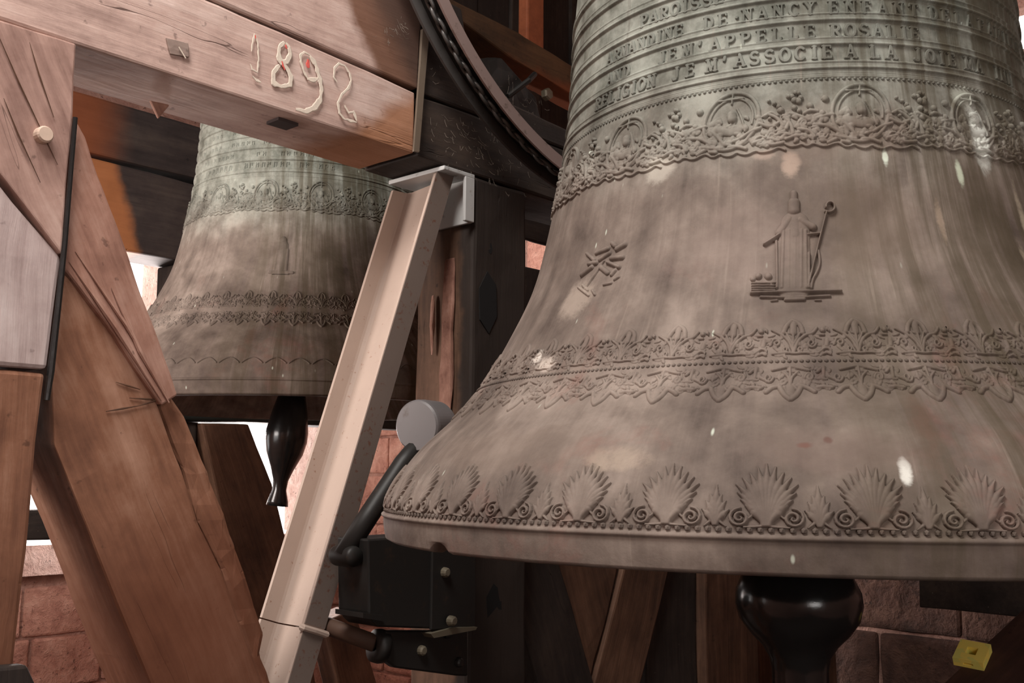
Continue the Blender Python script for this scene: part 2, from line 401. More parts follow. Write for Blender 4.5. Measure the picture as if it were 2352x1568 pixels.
MEDAL =[
( [(4.53, 0.6255), (3.77, 0.6076), (2.3, 0.5924), (0.36, 0.5822), (-1.76, 0.5787), (-3.76, 0.5822), (-5.38, 0.5923), (-6.39, 0.6074), (-6.64, 0.6252), (-6.05, 0.6429), (-4.7, 0.6577), (-2.77, 0.6676), (-0.53, 0.6712), (1.63, 0.6678), (3.38, 0.6581), (4.39, 0.6432), (4.53, 0.6255)] ,0.0040,0.0040),
( [(-5.1, 0.606), (-5.47, 0.6153), (-5.51, 0.6255), (-5.22, 0.6356), (-4.62, 0.6447), (-3.73, 0.6525), (-2.64, 0.658), (-1.41, 0.661), (-0.15, 0.6613), (1.05, 0.659), (2.06, 0.6538), (2.83, 0.6465), (3.27, 0.6376), (3.37, 0.6276), (3.1, 0.6174)] ,0.0025,0.0030),
( [(-0.91, 0.6345), (-0.78, 0.6281)] ,0.0092,0.0080),
( [(0.2, 0.6436), (1.16, 0.6274), (1.81, 0.606)] ,0.0025,0.0040),
( [(-3.83, 0.6148), (-1.38, 0.6076), (0.36, 0.6094)] ,0.0092,0.0040),
( [(-5.0, 0.624), (-3.64, 0.631)] ,0.0061,0.0030),
( [(-0.74, 0.6688), (-0.94, 0.6534)] ,0.0021,0.0040),
( [(-3.53, 0.6603), (1.32, 0.6603)] ,0.0025,0.0040),
( [(-13.52, 0.6491), (-13.46, 0.6482)] ,0.0058,0.0060),
( [(-13.25, 0.6607), (-13.19, 0.6599)] ,0.0049,0.0060),
( [(-14.57, 0.6552), (-14.51, 0.6545)] ,0.0046,0.0060),
( [(-12.33, 0.652), (-12.27, 0.6513)] ,0.0049,0.0060),
( [(-13.58, 0.6364), (-13.52, 0.6357)] ,0.0052,0.0060),
( [(-10.6, 0.6384), (-10.54, 0.6376)] ,0.0061,0.0060),
( [(-7.64, 0.649), (-7.58, 0.6482)] ,0.0068,0.0060),
( [(-16.55, 0.6403), (-16.49, 0.6394)] ,0.0046,0.0060),
( [(-8.36, 0.6258), (-8.3, 0.625)] ,0.0058,0.0060),
( [(8.64, 0.6343), (8.7, 0.6337)] ,0.0064,0.0060),
( [(12.08, 0.6473), (12.13, 0.6466)] ,0.0068,0.0060),
( [(12.17, 0.6311), (12.22, 0.6304)] ,0.0046,0.0060),
( [(10.89, 0.6547), (10.96, 0.654)] ,0.0052,0.0060),
( [(12.11, 0.6591), (12.18, 0.6585)] ,0.0040,0.0060),
( [(7.48, 0.6456), (7.53, 0.6449)] ,0.0040,0.0060),
( [(6.4, 0.6505), (6.45, 0.6498)] ,0.0034,0.0060),
( [(-17.47, 0.6084), (-17.41, 0.6076)] ,0.0037,0.0060),
( [(-11.95, 0.5852), (-11.9, 0.5845)] ,0.0031,0.0060),
( [(-19.17, 0.5917), (-19.11, 0.591)] ,0.0040,0.0060),
( [(6.53, 0.6217), (6.59, 0.621)] ,0.0034,0.0060),
( [(-15.66, 0.5811), (-14.66, 0.5743), (-13.43, 0.5745), (-12.4, 0.578), (-11.52, 0.5726), (-10.36, 0.5786), (-8.39, 0.5705), (-6.3, 0.5774), (-5.49, 0.5764), (-4.34, 0.5692), (-2.74, 0.5748), (-2.28, 0.5704), (-0.87, 0.5675), (0.37, 0.5736), (1.04, 0.5697), (2.26, 0.5672), (3.96, 0.5732), (4.85, 0.5685), (6.85, 0.57), (8.07, 0.5752), (9.3, 0.5697)] ,0.0025,0.0040),
( [(-9.69, 0.6164), (-7.98, 0.6212), (-6.29, 0.6224)] ,0.0040,0.0045),
( [(-9.96, 0.6075), (-7.28, 0.6048), (-4.92, 0.5918)] ,0.0040,0.0045),
( [(-5.11, 0.6132), (-3.55, 0.6023), (-2.45, 0.5898)] ,0.0040,0.0045),
( [(4.62, 0.6157), (6.7, 0.6074), (8.46, 0.6154)] ,0.0040,0.0045),
( [(1.0, 0.5952), (2.88, 0.6045), (4.71, 0.6085)] ,0.0040,0.0045),
( [(-15.54, 0.6214), (-14.31, 0.6116), (-13.96, 0.5952)] ,0.0040,0.0045),
( [(-14.46, 0.6278), (-12.79, 0.6233), (-10.95, 0.6151)] ,0.0040,0.0045),
( [(-11.72, 0.6263), (-10.64, 0.6312), (-9.18, 0.6288)] ,0.0040,0.0045),
( [(-18.5, 0.6291), (-16.81, 0.6223), (-15.79, 0.6089)] ,0.0040,0.0045),
( [(5.48, 0.6267), (6.98, 0.6327), (8.01, 0.626)] ,0.0040,0.0045),
( [(9.14, 0.6248), (10.36, 0.6164), (9.61, 0.6035)] ,0.0040,0.0045),
( [(7.55, 0.5936), (9.01, 0.5978), (10.29, 0.5932)] ,0.0040,0.0045),
( [(3.41, 0.5851), (6.15, 0.5912), (8.05, 0.5849)] ,0.0040,0.0045),
( [(-6.61, 0.5886), (-4.58, 0.5847), (-2.54, 0.5827)] ,0.0040,0.0045),
( [(-12.9, 0.6017), (-10.85, 0.5989), (-10.09, 0.588)] ,0.0040,0.0045),
( [(-1.28, 0.5827), (0.39, 0.5828), (2.01, 0.5777)] ,0.0040,0.0045),
( [(-15.23, 0.5871), (-13.56, 0.5914), (-12.33, 0.5907)] ,0.0040,0.0045),
( [(5.98, 0.5823), (7.26, 0.5793), (9.1, 0.5819)] ,0.0040,0.0045),
( [(-5.05, 0.5794), (-3.84, 0.5775)] ,0.0040,0.0045),
( [(-7.52, 0.5782), (-6.25, 0.5832)] ,0.0040,0.0045),
( [(-16.65, 0.597), (-15.6, 0.5998)] ,0.0040,0.0045),
( [(-7.55, 0.5906), (-8.0, 0.5849), (-8.72, 0.584), (-9.18, 0.5878), (-9.14, 0.5928), (-8.71, 0.5955), (-8.29, 0.5945), (-8.15, 0.5916), (-8.3, 0.5893)] ,0.0025,0.0040),
( [(3.41, 0.5844), (3.95, 0.5925), (4.92, 0.5952), (5.59, 0.5916), (5.56, 0.5854), (5.03, 0.5813), (4.44, 0.5814), (4.24, 0.5847), (4.41, 0.5877)] ,0.0028,0.0040),
( [(-11.4, 0.6039), (-12.09, 0.6041), (-12.46, 0.6085), (-12.31, 0.6131), (-11.85, 0.6146), (-11.49, 0.6128), (-11.45, 0.6097), (-11.67, 0.608)] ,0.0023,0.0040),
( [(6.98, 0.5957), (6.67, 0.6005), (6.99, 0.6058), (7.59, 0.6076), (8.01, 0.6055), (7.98, 0.6019), (7.64, 0.5997), (7.33, 0.6001)] ,0.0023,0.0040),
( [(-18.09, 0.5855), (-18.51, 0.5913), (-18.29, 0.5967), (-17.71, 0.598), (-17.27, 0.5951), (-17.24, 0.5912), (-17.54, 0.5893), (-17.83, 0.5902)] ,0.0023,0.0040),
]
FRIEZE =[
( [(-16.34, 0.291), (-16.0, 0.3004), (-15.16, 0.308)] ,0.0043,0.0035),
( [(-15.0, 0.3079), (-14.04, 0.3025), (-13.8, 0.2903)] ,0.0043,0.0035),
( [(-15.05, 0.2906), (-15.01, 0.3036)] ,0.0057,0.0030),
( [(-15.05, 0.2898), (-15.13, 0.2634)] ,0.0023,0.0030),
( [(-15.13, 0.2642), (-15.63, 0.2796), (-16.5, 0.2876), (-17.8, 0.2949)] ,0.0027,0.0030),
( [(-15.05, 0.2642), (-14.46, 0.2793), (-13.47, 0.2876), (-12.51, 0.2891), (-11.94, 0.2968)] ,0.0030,0.0030),
( [(-15.1, 0.2743), (-15.7, 0.2848), (-15.93, 0.29)] ,0.0023,0.0030),
( [(-15.02, 0.2743), (-14.44, 0.2844), (-14.18, 0.2895)] ,0.0023,0.0030),
( [(-12.08, 0.275), (-12.42, 0.2699), (-12.93, 0.2696), (-13.19, 0.2737), (-13.05, 0.278), (-12.7, 0.2791), (-12.47, 0.2771), (-12.51, 0.2743), (-12.69, 0.2732)] ,0.0022,0.0030),
( [(-17.95, 0.2755), (-17.72, 0.2812), (-17.2, 0.2821), (-16.86, 0.2785), (-16.92, 0.274), (-17.24, 0.2724), (-17.51, 0.2741), (-17.54, 0.2769), (-17.38, 0.2782)] ,0.0022,0.0030),
( [(-15.87, 0.2632), (-16.25, 0.2635), (-16.4, 0.2669), (-16.23, 0.2696), (-15.97, 0.2692), (-15.88, 0.267), (-16.0, 0.2655)] ,0.0020,0.0030),
( [(-14.35, 0.2625), (-14.53, 0.2662), (-14.34, 0.2694), (-14.04, 0.2693), (-13.93, 0.2667), (-14.07, 0.2647), (-14.24, 0.265)] ,0.0020,0.0030),
( [(-17.74, 0.2611), (-16.05, 0.2627), (-14.98, 0.2611), (-13.92, 0.2622), (-12.56, 0.2611)] ,0.0023,0.0030),
( [(-11.19, 0.294), (-11.14, 0.293)] ,0.0043,0.0040),
( [(-10.16, 0.2935), (-10.09, 0.2928)] ,0.0043,0.0040),
( [(-11.89, 0.2873), (-11.1, 0.2871)] ,0.0027,0.0030),
( [(-10.7, 0.2803), (-10.85, 0.2718)] ,0.0040,0.0030),
( [(-11.95, 0.2618), (-10.88, 0.2701), (-9.98, 0.2616)] ,0.0023,0.0030),
( [(-18.95, 0.2971), (-18.72, 0.2951)] ,0.0037,0.0030),
( [(-11.36, 0.2601), (-10.89, 0.2617), (-10.46, 0.2596)] ,0.0023,0.0030),
( [(-19.03, 0.2738), (-19.62, 0.2638)] ,0.0023,0.0030),
( [(-16.8, 0.2148), (-16.31, 0.205), (-15.64, 0.1993)] ,0.0040,0.0035),
( [(-15.57, 0.1993), (-14.88, 0.2048), (-14.43, 0.2144)] ,0.0040,0.0035),
( [(-15.61, 0.2146), (-15.63, 0.2049)] ,0.0067,0.0030),
( [(-15.56, 0.2425), (-15.61, 0.2146)] ,0.0023,0.0030),
( [(-16.94, 0.2164), (-17.78, 0.2149), (-18.38, 0.2089)] ,0.0037,0.0035),
( [(-14.42, 0.2173), (-13.61, 0.2143), (-12.85, 0.209)] ,0.0037,0.0035),
( [(-17.57, 0.2277), (-17.84, 0.2226), (-18.31, 0.2224), (-18.6, 0.2263), (-18.51, 0.2305), (-18.19, 0.2317), (-17.96, 0.2297), (-17.96, 0.227), (-18.12, 0.2259)] ,0.0022,0.0030),
( [(-13.9, 0.2272), (-13.66, 0.2326), (-13.18, 0.2336), (-12.9, 0.2302), (-12.98, 0.226), (-13.28, 0.2243), (-13.52, 0.2259), (-13.52, 0.2286), (-13.37, 0.2299)] ,0.0022,0.0030),
( [(-17.7, 0.2388), (-16.67, 0.2411), (-15.56, 0.2438), (-14.46, 0.2406), (-13.31, 0.2379)] ,0.0027,0.0030),
( [(-16.52, 0.2361), (-15.8, 0.2293), (-15.67, 0.2211)] ,0.0023,0.0030),
( [(-14.63, 0.2357), (-15.37, 0.2292), (-15.53, 0.2211)] ,0.0023,0.0030),
( [(-12.51, 0.2142), (-11.8, 0.2157), (-10.86, 0.2143)] ,0.0033,0.0035),
( [(-11.54, 0.2418), (-11.67, 0.2287)] ,0.0030,0.0030),
( [(-12.32, 0.2353), (-11.84, 0.2402)] ,0.0027,0.0030),
( [(-10.96, 0.2286), (-10.3, 0.2253)] ,0.0030,0.0030),
( [(-12.01, 0.2222), (-11.76, 0.2197)] ,0.0033,0.0030),
( [(-18.91, 0.2152), (-19.32, 0.2136)] ,0.0030,0.0030),
]
# ------------------------------------------------------------------ the bells
HK = np.array([0, .025, .06, .1, .15, .2, .27, .35, .43, .52, .62, .74, .88, 1.0, 1.06])
RK = np.array([.7206, .7247, .72, .7003, .6623, .6092, .5532, .5076, .4701, .4453, .4242, .4049, .3947, .387, .378])
def _spl():
    n = len(HK); d = np.diff(HK); A = np.zeros((n, n)); b = np.zeros(n); A[0, 0] = A[-1, -1] = 1
    for i in range(1, n - 1):
        A[i, i - 1] = d[i - 1]; A[i, i] = 2 * (d[i - 1] + d[i]); A[i, i + 1] = d[i]
        b[i] = 6 * ((RK[i + 1] - RK[i]) / d[i] - (RK[i] - RK[i - 1]) / d[i - 1])
    return np.linalg.solve(A, b)
MK = _spl()
def prof(h):
    h = np.asarray(h, float)
    i = np.clip(np.searchsorted(HK, h) - 1, 0, len(HK) - 2); t = h - HK[i]; u = HK[i + 1] - h; d = np.diff(HK)[i]
    r = MK[i] * u**3 / (6 * d) + MK[i + 1] * t**3 / (6 * d) + (RK[i] / d - MK[i] * d / 6) * u + (RK[i + 1] / d - MK[i + 1] * d / 6) * t
    dr = -MK[i] * u**2 / (2 * d) + MK[i + 1] * t**2 / (2 * d) - (RK[i] / d - MK[i] * d / 6) + (RK[i + 1] / d - MK[i + 1] * d / 6)
    return r, dr
def mouldings(h):
    """raised rolls and fillets turned into the profile (metres)"""
    b = np.zeros_like(h)
    def roll(c, w, a):
        x = np.clip(1 - ((h - c) / w) ** 2, 0, None); return a * np.sqrt(x)
    def flat(lo, hi, a, s=0.0012):
        return a * np.clip((h - lo) / s, 0, 1) * np.clip((hi - h) / s, 0, 1)
    b = np.maximum(b, roll(.0385, .0035, .0042)); b = np.maximum(b, flat(.034, .0425, .0016))
    for c in (.7422, .7815, .8205, .8595, .8985, .9375):
        b = np.maximum(b, flat(c - .0066, c + .0066, .0022)); b = np.maximum(b, roll(c - .0048, .0028, .0040)); b = np.maximum(b, roll(c + .0048, .0022, .0034))
    b = np.maximum(b, flat(.6965, .7105, .0022)); b = np.maximum(b, roll(.6985, .0026, .0042)); b = np.maximum(b, roll(.7080, .0026, .0036))
    for c in (.6938, .6905, .6872, .6842): b = np.maximum(b, roll(c, .0014, .0016))
    return b
def surf(th, h, d):
    """point of the outer surface: th degrees from the side facing the camera, h above the rim, d proud of it"""
    r, dr = prof(h); k = 1 / np.sqrt(1 + dr * dr)
    rr = r + d * k; zz = h - d * dr * k
    a = np.radians(th)
    return np.stack([rr * np.sin(a), -rr * np.cos(a), zz], -1)
def grid_mesh(name, P, keep=None):
    nv, nu = P.shape[:2]
    idx = np.arange(nu * nv).reshape(nv, nu)
    q = np.stack([idx[:-1, :-1], idx[:-1, 1:], idx[1:, 1:], idx[1:, :-1]], -1).reshape(-1, 4)
    if keep is not None:
        k = keep.ravel()[q].any(1); q = q[k]
        used = np.unique(q); mp = -np.ones(nu * nv, int); mp[used] = np.arange(len(used))
        V = P.reshape(-1, 3)[used]; q = mp[q]
    else: V = P.reshape(-1, 3)
    me = bpy.data.meshes.new(name)
    me.from_pydata(V.tolist(), [], q.tolist())
    me.polygons.foreach_set('use_smooth', [True] * len(me.polygons))
    me.update()
    return me
def stroke_field(X, Y, strokes):
    """strokes: (list of (x,y), width or (w0,wmax,w1), height): rounded ridges, merged by maximum"""
    H = np.zeros_like(X)
    for pts, w, hgt in strokes:
        pts = np.asarray(pts, float); n = len(pts) - 1
        w3 = w if isinstance(w, (tuple, list)) else (w, w, w)
        m = max(w3)
        x0, y0 = pts.min(0) - m; x1, y1 = pts.max(0) + m
        sel = np.where((X >= x0) & (X <= x1) & (Y >= y0) & (Y <= y1))
        if len(sel[0]) == 0: continue
        px, py = X[sel], Y[sel]; best = np.zeros_like(px)
        for i in range(n):
            ax, ay = pts[i]; bx, by = pts[i + 1]; dx, dy = bx - ax, by - ay; L2 = dx * dx + dy * dy + 1e-12
            t = np.clip(((px - ax) * dx + (py - ay) * dy) / L2, 0, 1)
            dist = np.hypot(px - ax - t * dx, py - ay - t * dy)
            g = (i + t) / n
            ww = np.where(g < .6, w3[0] + (w3[1] - w3[0]) * g / .6, w3[1] + (w3[2] - w3[1]) * (g - .6) / .4) * .5
            v = np.sqrt(np.clip(1 - (dist / np.maximum(ww, 1e-5)) ** 2, 0, None)) * hgt * (0.55 + 0.45 * np.minimum(1, ww * 2 / m))
            best = np.maximum(best, v)
        H[sel] = np.maximum(H[sel], best)
    return H
def relief_mesh(name, strokes, th0, th1, h0, h1, nu, nv, polar=True, th_ref=None, extra=None):
    """strokes in (degrees, height) when polar, else in metres along / up from (th_ref, h0)"""
    th = np.linspace(th0, th1, nu); h = np.linspace(h0, h1, nv)
    T, Hh = np.meshgrid(th, h)
    hm = (h0 + h1) / 2; r, dr = prof(hm); k = float(np.sqrt(1 + dr * dr)); kr = math.radians(1) * float(r)
    ref = 0 if th_ref is None else th_ref
    X = (T - ref) * kr; Y = (Hh - h0) * k
    def chaikin(p):
        if len(p) < 3: return p
        for _ in range(2):
            q = [p[0]]
            for a, b in zip(p, p[1:]): q += [(.75 * a[0] + .25 * b[0], .75 * a[1] + .25 * b[1]), (.25 * a[0] + .75 * b[0], .25 * a[1] + .75 * b[1])]
            p = q + [p[-1]]
        return p
    if polar: strokes = [(chaikin(p), w, g) for p, w, g in strokes]
    if polar: strokes = [([((a - ref) * kr, (b - h0) * k) for a, b in p], w, g) for p, w, g in strokes]
    F = stroke_field(X, Y, strokes)
    if extra is not None: F = np.maximum(F, extra(X, Y))
    P = surf(T, Hh, np.where(F > 0, F - .0003, -.0012))
    return grid_mesh(name, P, F > 0)

def bell_body(name, mat, parent, scale=1.0, seg=420, notch=True):
    hs = np.unique(np.concatenate([np.linspace(.0, .045, 34), np.linspace(.045, .68, 90), np.linspace(.68, .95, 260), np.linspace(.95, 1.06, 12)]))
    r, dr = prof(hs); b = mouldings(hs)
    out = [(float(a + c), float(h)) for a, c, h in zip(r, b, hs)]
    top = [(.368, 1.085), (.345, 1.108), (.30, 1.125), (.22, 1.138), (.12, 1.145), (0.0, 1.147)]
    inner = [(0.0, 1.08), (.20, 1.07), (.29, 1.05), (.325, 1.0), (.34, .85), (.36, .6), (.40, .4), (.47, .25), (.55, .14), (.615, .07), (.655, .03), (.680, .004), (.700, -.005), (.713, -.004)]
    allp = inner[::-1] and (out + top)
    P = []
    pr = inner[::-1][:-1]   # from the lip up the inside
    prof_pts = [(0.0, 1.08)] + inner[1:] + out + top
    a = np.radians(np.linspace(0, 360, seg + 1))
    R = np.array([p[0] for p in prof_pts])[:, None]; Hh = np.array([p[1] for p in prof_pts])[:, None] + 0 * a[None, :]
    if notch:      # the chip knocked out of the lip
        deg = (np.degrees(a)[None, :] + 180) % 360 - 180
        chip = np.clip(1 - np.abs(deg + 57.0) / 1.6, 0, 1) ** .3
        Hh = np.where((Hh < .012) & (R > .66), np.maximum(Hh, .012 * chip + Hh * (1 - chip)), Hh)
    P = np.stack([R * np.sin(a)[None, :], -R * np.cos(a)[None, :], Hh], -1)
    me = grid_mesh(name, P)
    bm = bmesh.new(); bm.from_mesh(me)
    bmesh.ops.remove_doubles(bm, verts=bm.verts, dist=1e-5)
    bmesh.ops.recalc_face_normals(bm, faces=bm.faces); bm.to_mesh(me); bm.free()
    me.polygons.foreach_set('use_smooth', [True] * len(me.polygons))
    return link(name, me, mat, parent)

# capital letters, strokes on a unit cell: (points, thick?)
def _arc(cx, cy, rx, ry, a0, a1, n=9):
    return [(cx + rx * math.cos(math.radians(a0 + (a1 - a0) * k / (n - 1))), cy + ry * math.sin(math.radians(a0 + (a1 - a0) * k / (n - 1)))) for k in range(n)]
FONT = {
 'A': [([(.08, 0), (.45, 1)], 0), ([(.45, 1), (.86, 0)], 1), ([(.24, .36), (.66, .36)], 0)],
 'C': [(_arc(.52, .5, .42, .5, 48, 312, 12), 1)],
 'D': [([(.2, 0), (.2, 1)], 1), ([(.2, 1), (.42, 1)] + _arc(.42, .5, .44, .5, 90, -90, 9) + [(.2, 0)], 1)],
 'E': [([(.2, 0), (.2, 1)], 1), ([(.2, 1), (.78, 1), (.80, .82)], 0), ([(.2, .5), (.6, .5)], 0), ([(.2, 0), (.80, 0), (.84, .2)], 0)],
 'F': [([(.2, 0), (.2, 1)], 1), ([(.2, 1), (.78, 1), (.80, .82)], 0), ([(.2, .5), (.6, .5)], 0)],
 'G': [(_arc(.5, .5, .42, .5, 50, 320, 12), 1), ([(.82, .05), (.82, .42), (.6, .42)], 1)],
 'I': [([(.4, 0), (.4, 1)], 1)],
 'J': [([(.6, 1), (.6, .2), (.5, .02), (.3, .02), (.2, .14)], 1)],
 'L': [([(.2, 0), (.2, 1)], 1), ([(.2, 0), (.76, 0), (.80, .22)], 0)],
 'M': [([(.1, 0), (.14, 1)], 0), ([(.14, 1), (.5, .08)], 1), ([(.5, .08), (.86, 1)], 0), ([(.86, 1), (.9, 0)], 1)],
 'N': [([(.16, 0), (.16, 1)], 0), ([(.16, 1), (.82, 0)], 1), ([(.82, 0), (.82, 1)], 0)],
 'O': [(_arc(.5, .5, .42, .5, 0, 360, 17), 1)],
 'P': [([(.2, 0), (.2, 1)], 1), ([(.2, 1), (.48, 1)] + _arc(.48, .74, .32, .26, 90, -90, 8) + [(.2, .48)], 1)],
 'R': [([(.2, 0), (.2, 1)], 1), ([(.2, 1), (.48, 1)] + _arc(.48, .75, .3, .25, 90, -90, 8) + [(.2, .5)], 1), ([(.44, .5), (.86, 0)], 1)],
 'S': [(_arc(.48, .75, .32, .25, 40, 270, 9) + _arc(.48, .25, .36, .25, 90, -140, 10), 1)],
 'T': [([(.5, 0), (.5, 1)], 1), ([(.08, .82), (.1, 1), (.9, 1), (.92, .82)], 0)],
 'Y': [([(.5, 0), (.5, .46)], 1), ([(.5, .46), (.12, 1)], 1), ([(.5, .46), (.88, 1)], 0)],
 "'": [([(.3, 1.0), (.24, .74)], 1)],
 '.': [([(.4, .46), (.42, .48)], 1)],
}
SERIF = {'A': ((.08, 0), (.86, 0)), 'D': ((.2, 0), (.2, 1)), 'E': ((.2, 0), (.2, 1)), 'F': ((.2, 0), (.2, 1)), 'I': ((.4, 0), (.4, 1)), 'J': ((.6, 1),),
         'L': ((.2, 0), (.2, 1)), 'M': ((.1, 0), (.14, 1), (.86, 1), (.9, 0)), 'N': ((.16, 0), (.16, 1), (.82, 1)), 'P': ((.2, 0), (.2, 1)),
         'R': ((.2, 0), (.2, 1), (.88, 0)), 'T': ((.5, 0),), 'Y': ((.5, 0), (.12, 1), (.88, 1))}
_lett = {}
def letter_mesh(ch, h0, lh, nu=34, nv=42):
    key = (ch, h0)
    if key in _lett: return _lett[key]
    lw = lh * .82
    r, _ = prof(h0); deg = math.degrees(1 / float(r))
    st = []
    for p, thick in FONT[ch]:
        st.append(([((x - .5) * lw, y * lh) for x, y in p], (.0052 if thick else .0032), .0036))
    for x, y in SERIF.get(ch, ()):
        st.append(([((x - .17 - .5) * lw, y * lh), ((x + .17 - .5) * lw, y * lh)], .0030, .0032))
    pad = .003
    th0, th1 = (-.5 * lw - pad) * deg, (.55 * lw + pad) * deg
    T, Hh = np.meshgrid(np.linspace(th0, th1, nu), np.linspace(h0 - pad, h0 + lh + pad, nv))
    F = stroke_field(T / deg, Hh - h0, st)
    F = np.minimum(F * 1.6, .0033)
    me = grid_mesh('letter', surf(T, Hh, np.where(F > 0, F, -.0010)), F > 0)
    _lett[key] = me
    return me
def inscribe(parent, mat, text, th, step, h0, lh=.0195, group=None):
    for ch in text:
        if ch != ' ':
            me = letter_mesh(ch, h0, lh)
            if not me.materials: me.materials.append(mat)
            o = bpy.data.objects.new('letter', me); COL.objects.link(o); o.parent = parent
            o.rotation_euler.z = math.radians(th)
        th += step * (.62 if ch in "'." else .78 if ch == 'I' else 1.0)

def palmette_strokes(tips, base_w, wmid, hgt):
    st = []
    for x, y in tips:
        for s in ((1,) if x == 0 else (1, -1)):
            c = []
            for k in range(9):
                t = k / 8
                b0 = (s * (abs(x) * .10), .003); b1 = (s * abs(x) * .28, y * .62); b2 = (s * x, y)
                c.append(((1 - t) ** 2 * b0[0] + 2 * t * (1 - t) * b1[0] + t * t * b2[0], (1 - t) ** 2 * b0[1] + 2 * t * (1 - t) * b1[1] + t * t * b2[1]))
            st.append((c, (base_w, wmid, .0012), hgt))
    return st
def spiral(cx, cy, r0, r1, a0, turns, n=26):
    return [(cx + (r0 + (r1 - r0) * k / (n - 1)) * math.cos(a0 + turns * 2 * PI * k / (n - 1)), cy + (r0 + (r1 - r0) * k / (n - 1)) * math.sin(a0 + turns * 2 * PI * k / (n - 1))) for k in range(n)]
def beading_mesh(name, th0, th1, step, h, r, parent, mat, kind=None):
    bm = bmesh.new()
    n = int((th1 - th0) / step)
    for k in range(n):
        c = surf(np.array(th0 + k * step), np.array(h), np.array(0.0))
        bmesh.ops.create_icosphere(bm, subdivisions=1, radius=r, matrix=Matrix.Translation(Vector(c.tolist())))
    me = bpy.data.meshes.new(name); bm.to_mesh(me); bm.free()
    o = link(name, me, mat, parent, True)
    if kind: o['kind'] = kind
    return o
# ------------------------------------------------------------------ material set
AX_UP = Z
def along(du, dz, dn=0.0): return (D * du + Z * dz + N * dn).normalized()
C_PINK = (sr(128, 102, 94), sr(188, 160, 149), sr(218, 196, 186))
C_BROWN = (sr(78, 48, 36), sr(136, 94, 72), sr(176, 136, 114))
C_WHITE = (sr(136, 114, 110), sr(184, 166, 162), sr(214, 202, 198))
C_DARK = (sr(26, 21, 19), sr(46, 38, 34), sr(70, 58, 50))
C_MID = (sr(50, 34, 26), sr(88, 62, 47), sr(122, 90, 70))
C_RED = (sr(104, 74, 66), sr(168, 136, 124), sr(204, 176, 164))
m_beam = wood('beam_wood', D, *C_PINK, tints=[(tuple(D * .60 - Z * .80), (Vector(W(.735, 0, 2.45)).dot(D * .60 - Z * .80)) , .03, sr(150, 100, 66), .85)])
m_beam2 = wood('upper_beam_wood', D, *C_PINK, tints=[(tuple(D * .80 + Z * .60), (Vector(W(.665, 0, 2.56)).dot(D * .80 + Z * .60)), .02, sr(112, 78, 60), .95),
                                                   (tuple(D * .80 + Z * .60), (Vector(W(.75, 0, 2.60)).dot(D * .80 + Z * .60)), .05, sr(74, 56, 48), .9)])  # upper beam turns brown, then darker, towards its right end
m_darkD = wood('dark_beam_wood', D, *C_DARK, speck=0.5)
m_darkZ = wood('dark_post_wood', Z, *C_DARK, speck=0.25)
m_midD = wood('brown_beam_wood', D, *C_MID)
m_midZ = wood('brown_post_wood', Z, *C_MID)
m_orangeD = wood('orange_beam_wood', D, sr(70, 38, 20), sr(140, 84, 48), sr(176, 116, 74))
m_white = wood('limewashed_wood', Z, *C_WHITE)
m_postlow = wood('post_wood', Z, *C_BROWN, tints=[(tuple(-Z), -1.42, .2, sr(104, 64, 44), .7)])  # lower post darker towards the bottom
m_lap = wood('lap_brace_wood', along(.42, -.9), *C_RED)
m_brace = wood('brace_wood', along(.45, -.9), *C_BROWN, crack=.25, tints=[(tuple(D * .3 - Z), Vector(W(.30, 0, 1.50)).dot(D * .3 - Z), .16, sr(104, 60, 40), .75)])  # brace redder and darker towards the bottom
m_split = wood('split_wood', along(.45, -.9), sr(92, 56, 46), sr(156, 116, 100), sr(194, 158, 142), bump=.8)
m_strap = metal('strap_metal', sr(112, 98, 84), sr(80, 66, 54), .6, .1)
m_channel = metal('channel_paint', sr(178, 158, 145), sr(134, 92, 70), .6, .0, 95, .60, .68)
m_channel_shade = metal('shaded_channel_paint', sr(112, 98, 90), sr(104, 66, 50), .7, .0, 95, .56, .64)  # channel paint with the near flange's shade mixed in, rust flecks kept
m_plate = metal('plate_metal', sr(186, 186, 184), sr(120, 108, 96), .5, .1)
m_iron = metal('black_iron', sr(38, 36, 34), sr(58, 46, 38), .5, .2)
m_chain = metal('chain_iron', sr(96, 94, 92), sr(60, 56, 52), .4, .4)
m_rim = metal('worn_rim', sr(88, 84, 82), sr(60, 54, 50), .5, .2)
m_rust = metal('rusty_iron', sr(82, 60, 48), sr(120, 76, 52), .7, .1)
m_bolt = metal('bolt_metal', sr(112, 104, 88), sr(150, 144, 124), .45, .3)
m_wheel = metal('wheel_paint', sr(142, 122, 116), sr(96, 80, 72), .5, .1)
m_steel = metal('hammer_steel', sr(112, 108, 108), sr(92, 82, 76), .5, .2, 20)
m_black = plain('greased_iron', (.012, .012, .012), .20, .0, .5, 18, .35, .6)
m_chalk = plain('chalk_paint', sr(214, 200, 184), .9, 0, .25, 120, .3)
m_red = plain('red_paint', sr(206, 92, 84), .9, 0, .3, 90, .3)
m_peg = plain('peg_wood', sr(200, 176, 158), .85, 0, .2, 40, .3)
m_web = plain('cobweb_silk', sr(118, 108, 98), .95, 0, .3, 30)
m_copper = plain('orange_pole', sr(150, 84, 54), .7, 0, .4, 30, .3)
m_wall = stone('pink_sandstone', sr(160, 110, 96), sr(198, 148, 130), sr(222, 178, 160))
m_mortar = stone('mortar', sr(150, 112, 100), sr(176, 138, 124), sr(196, 158, 142))
m_sill = stone('pale_sandstone', sr(190, 150, 138), sr(222, 190, 178), sr(238, 214, 204))
m_floor = wood('floor_boards', D, *C_DARK)
m_yellow = None

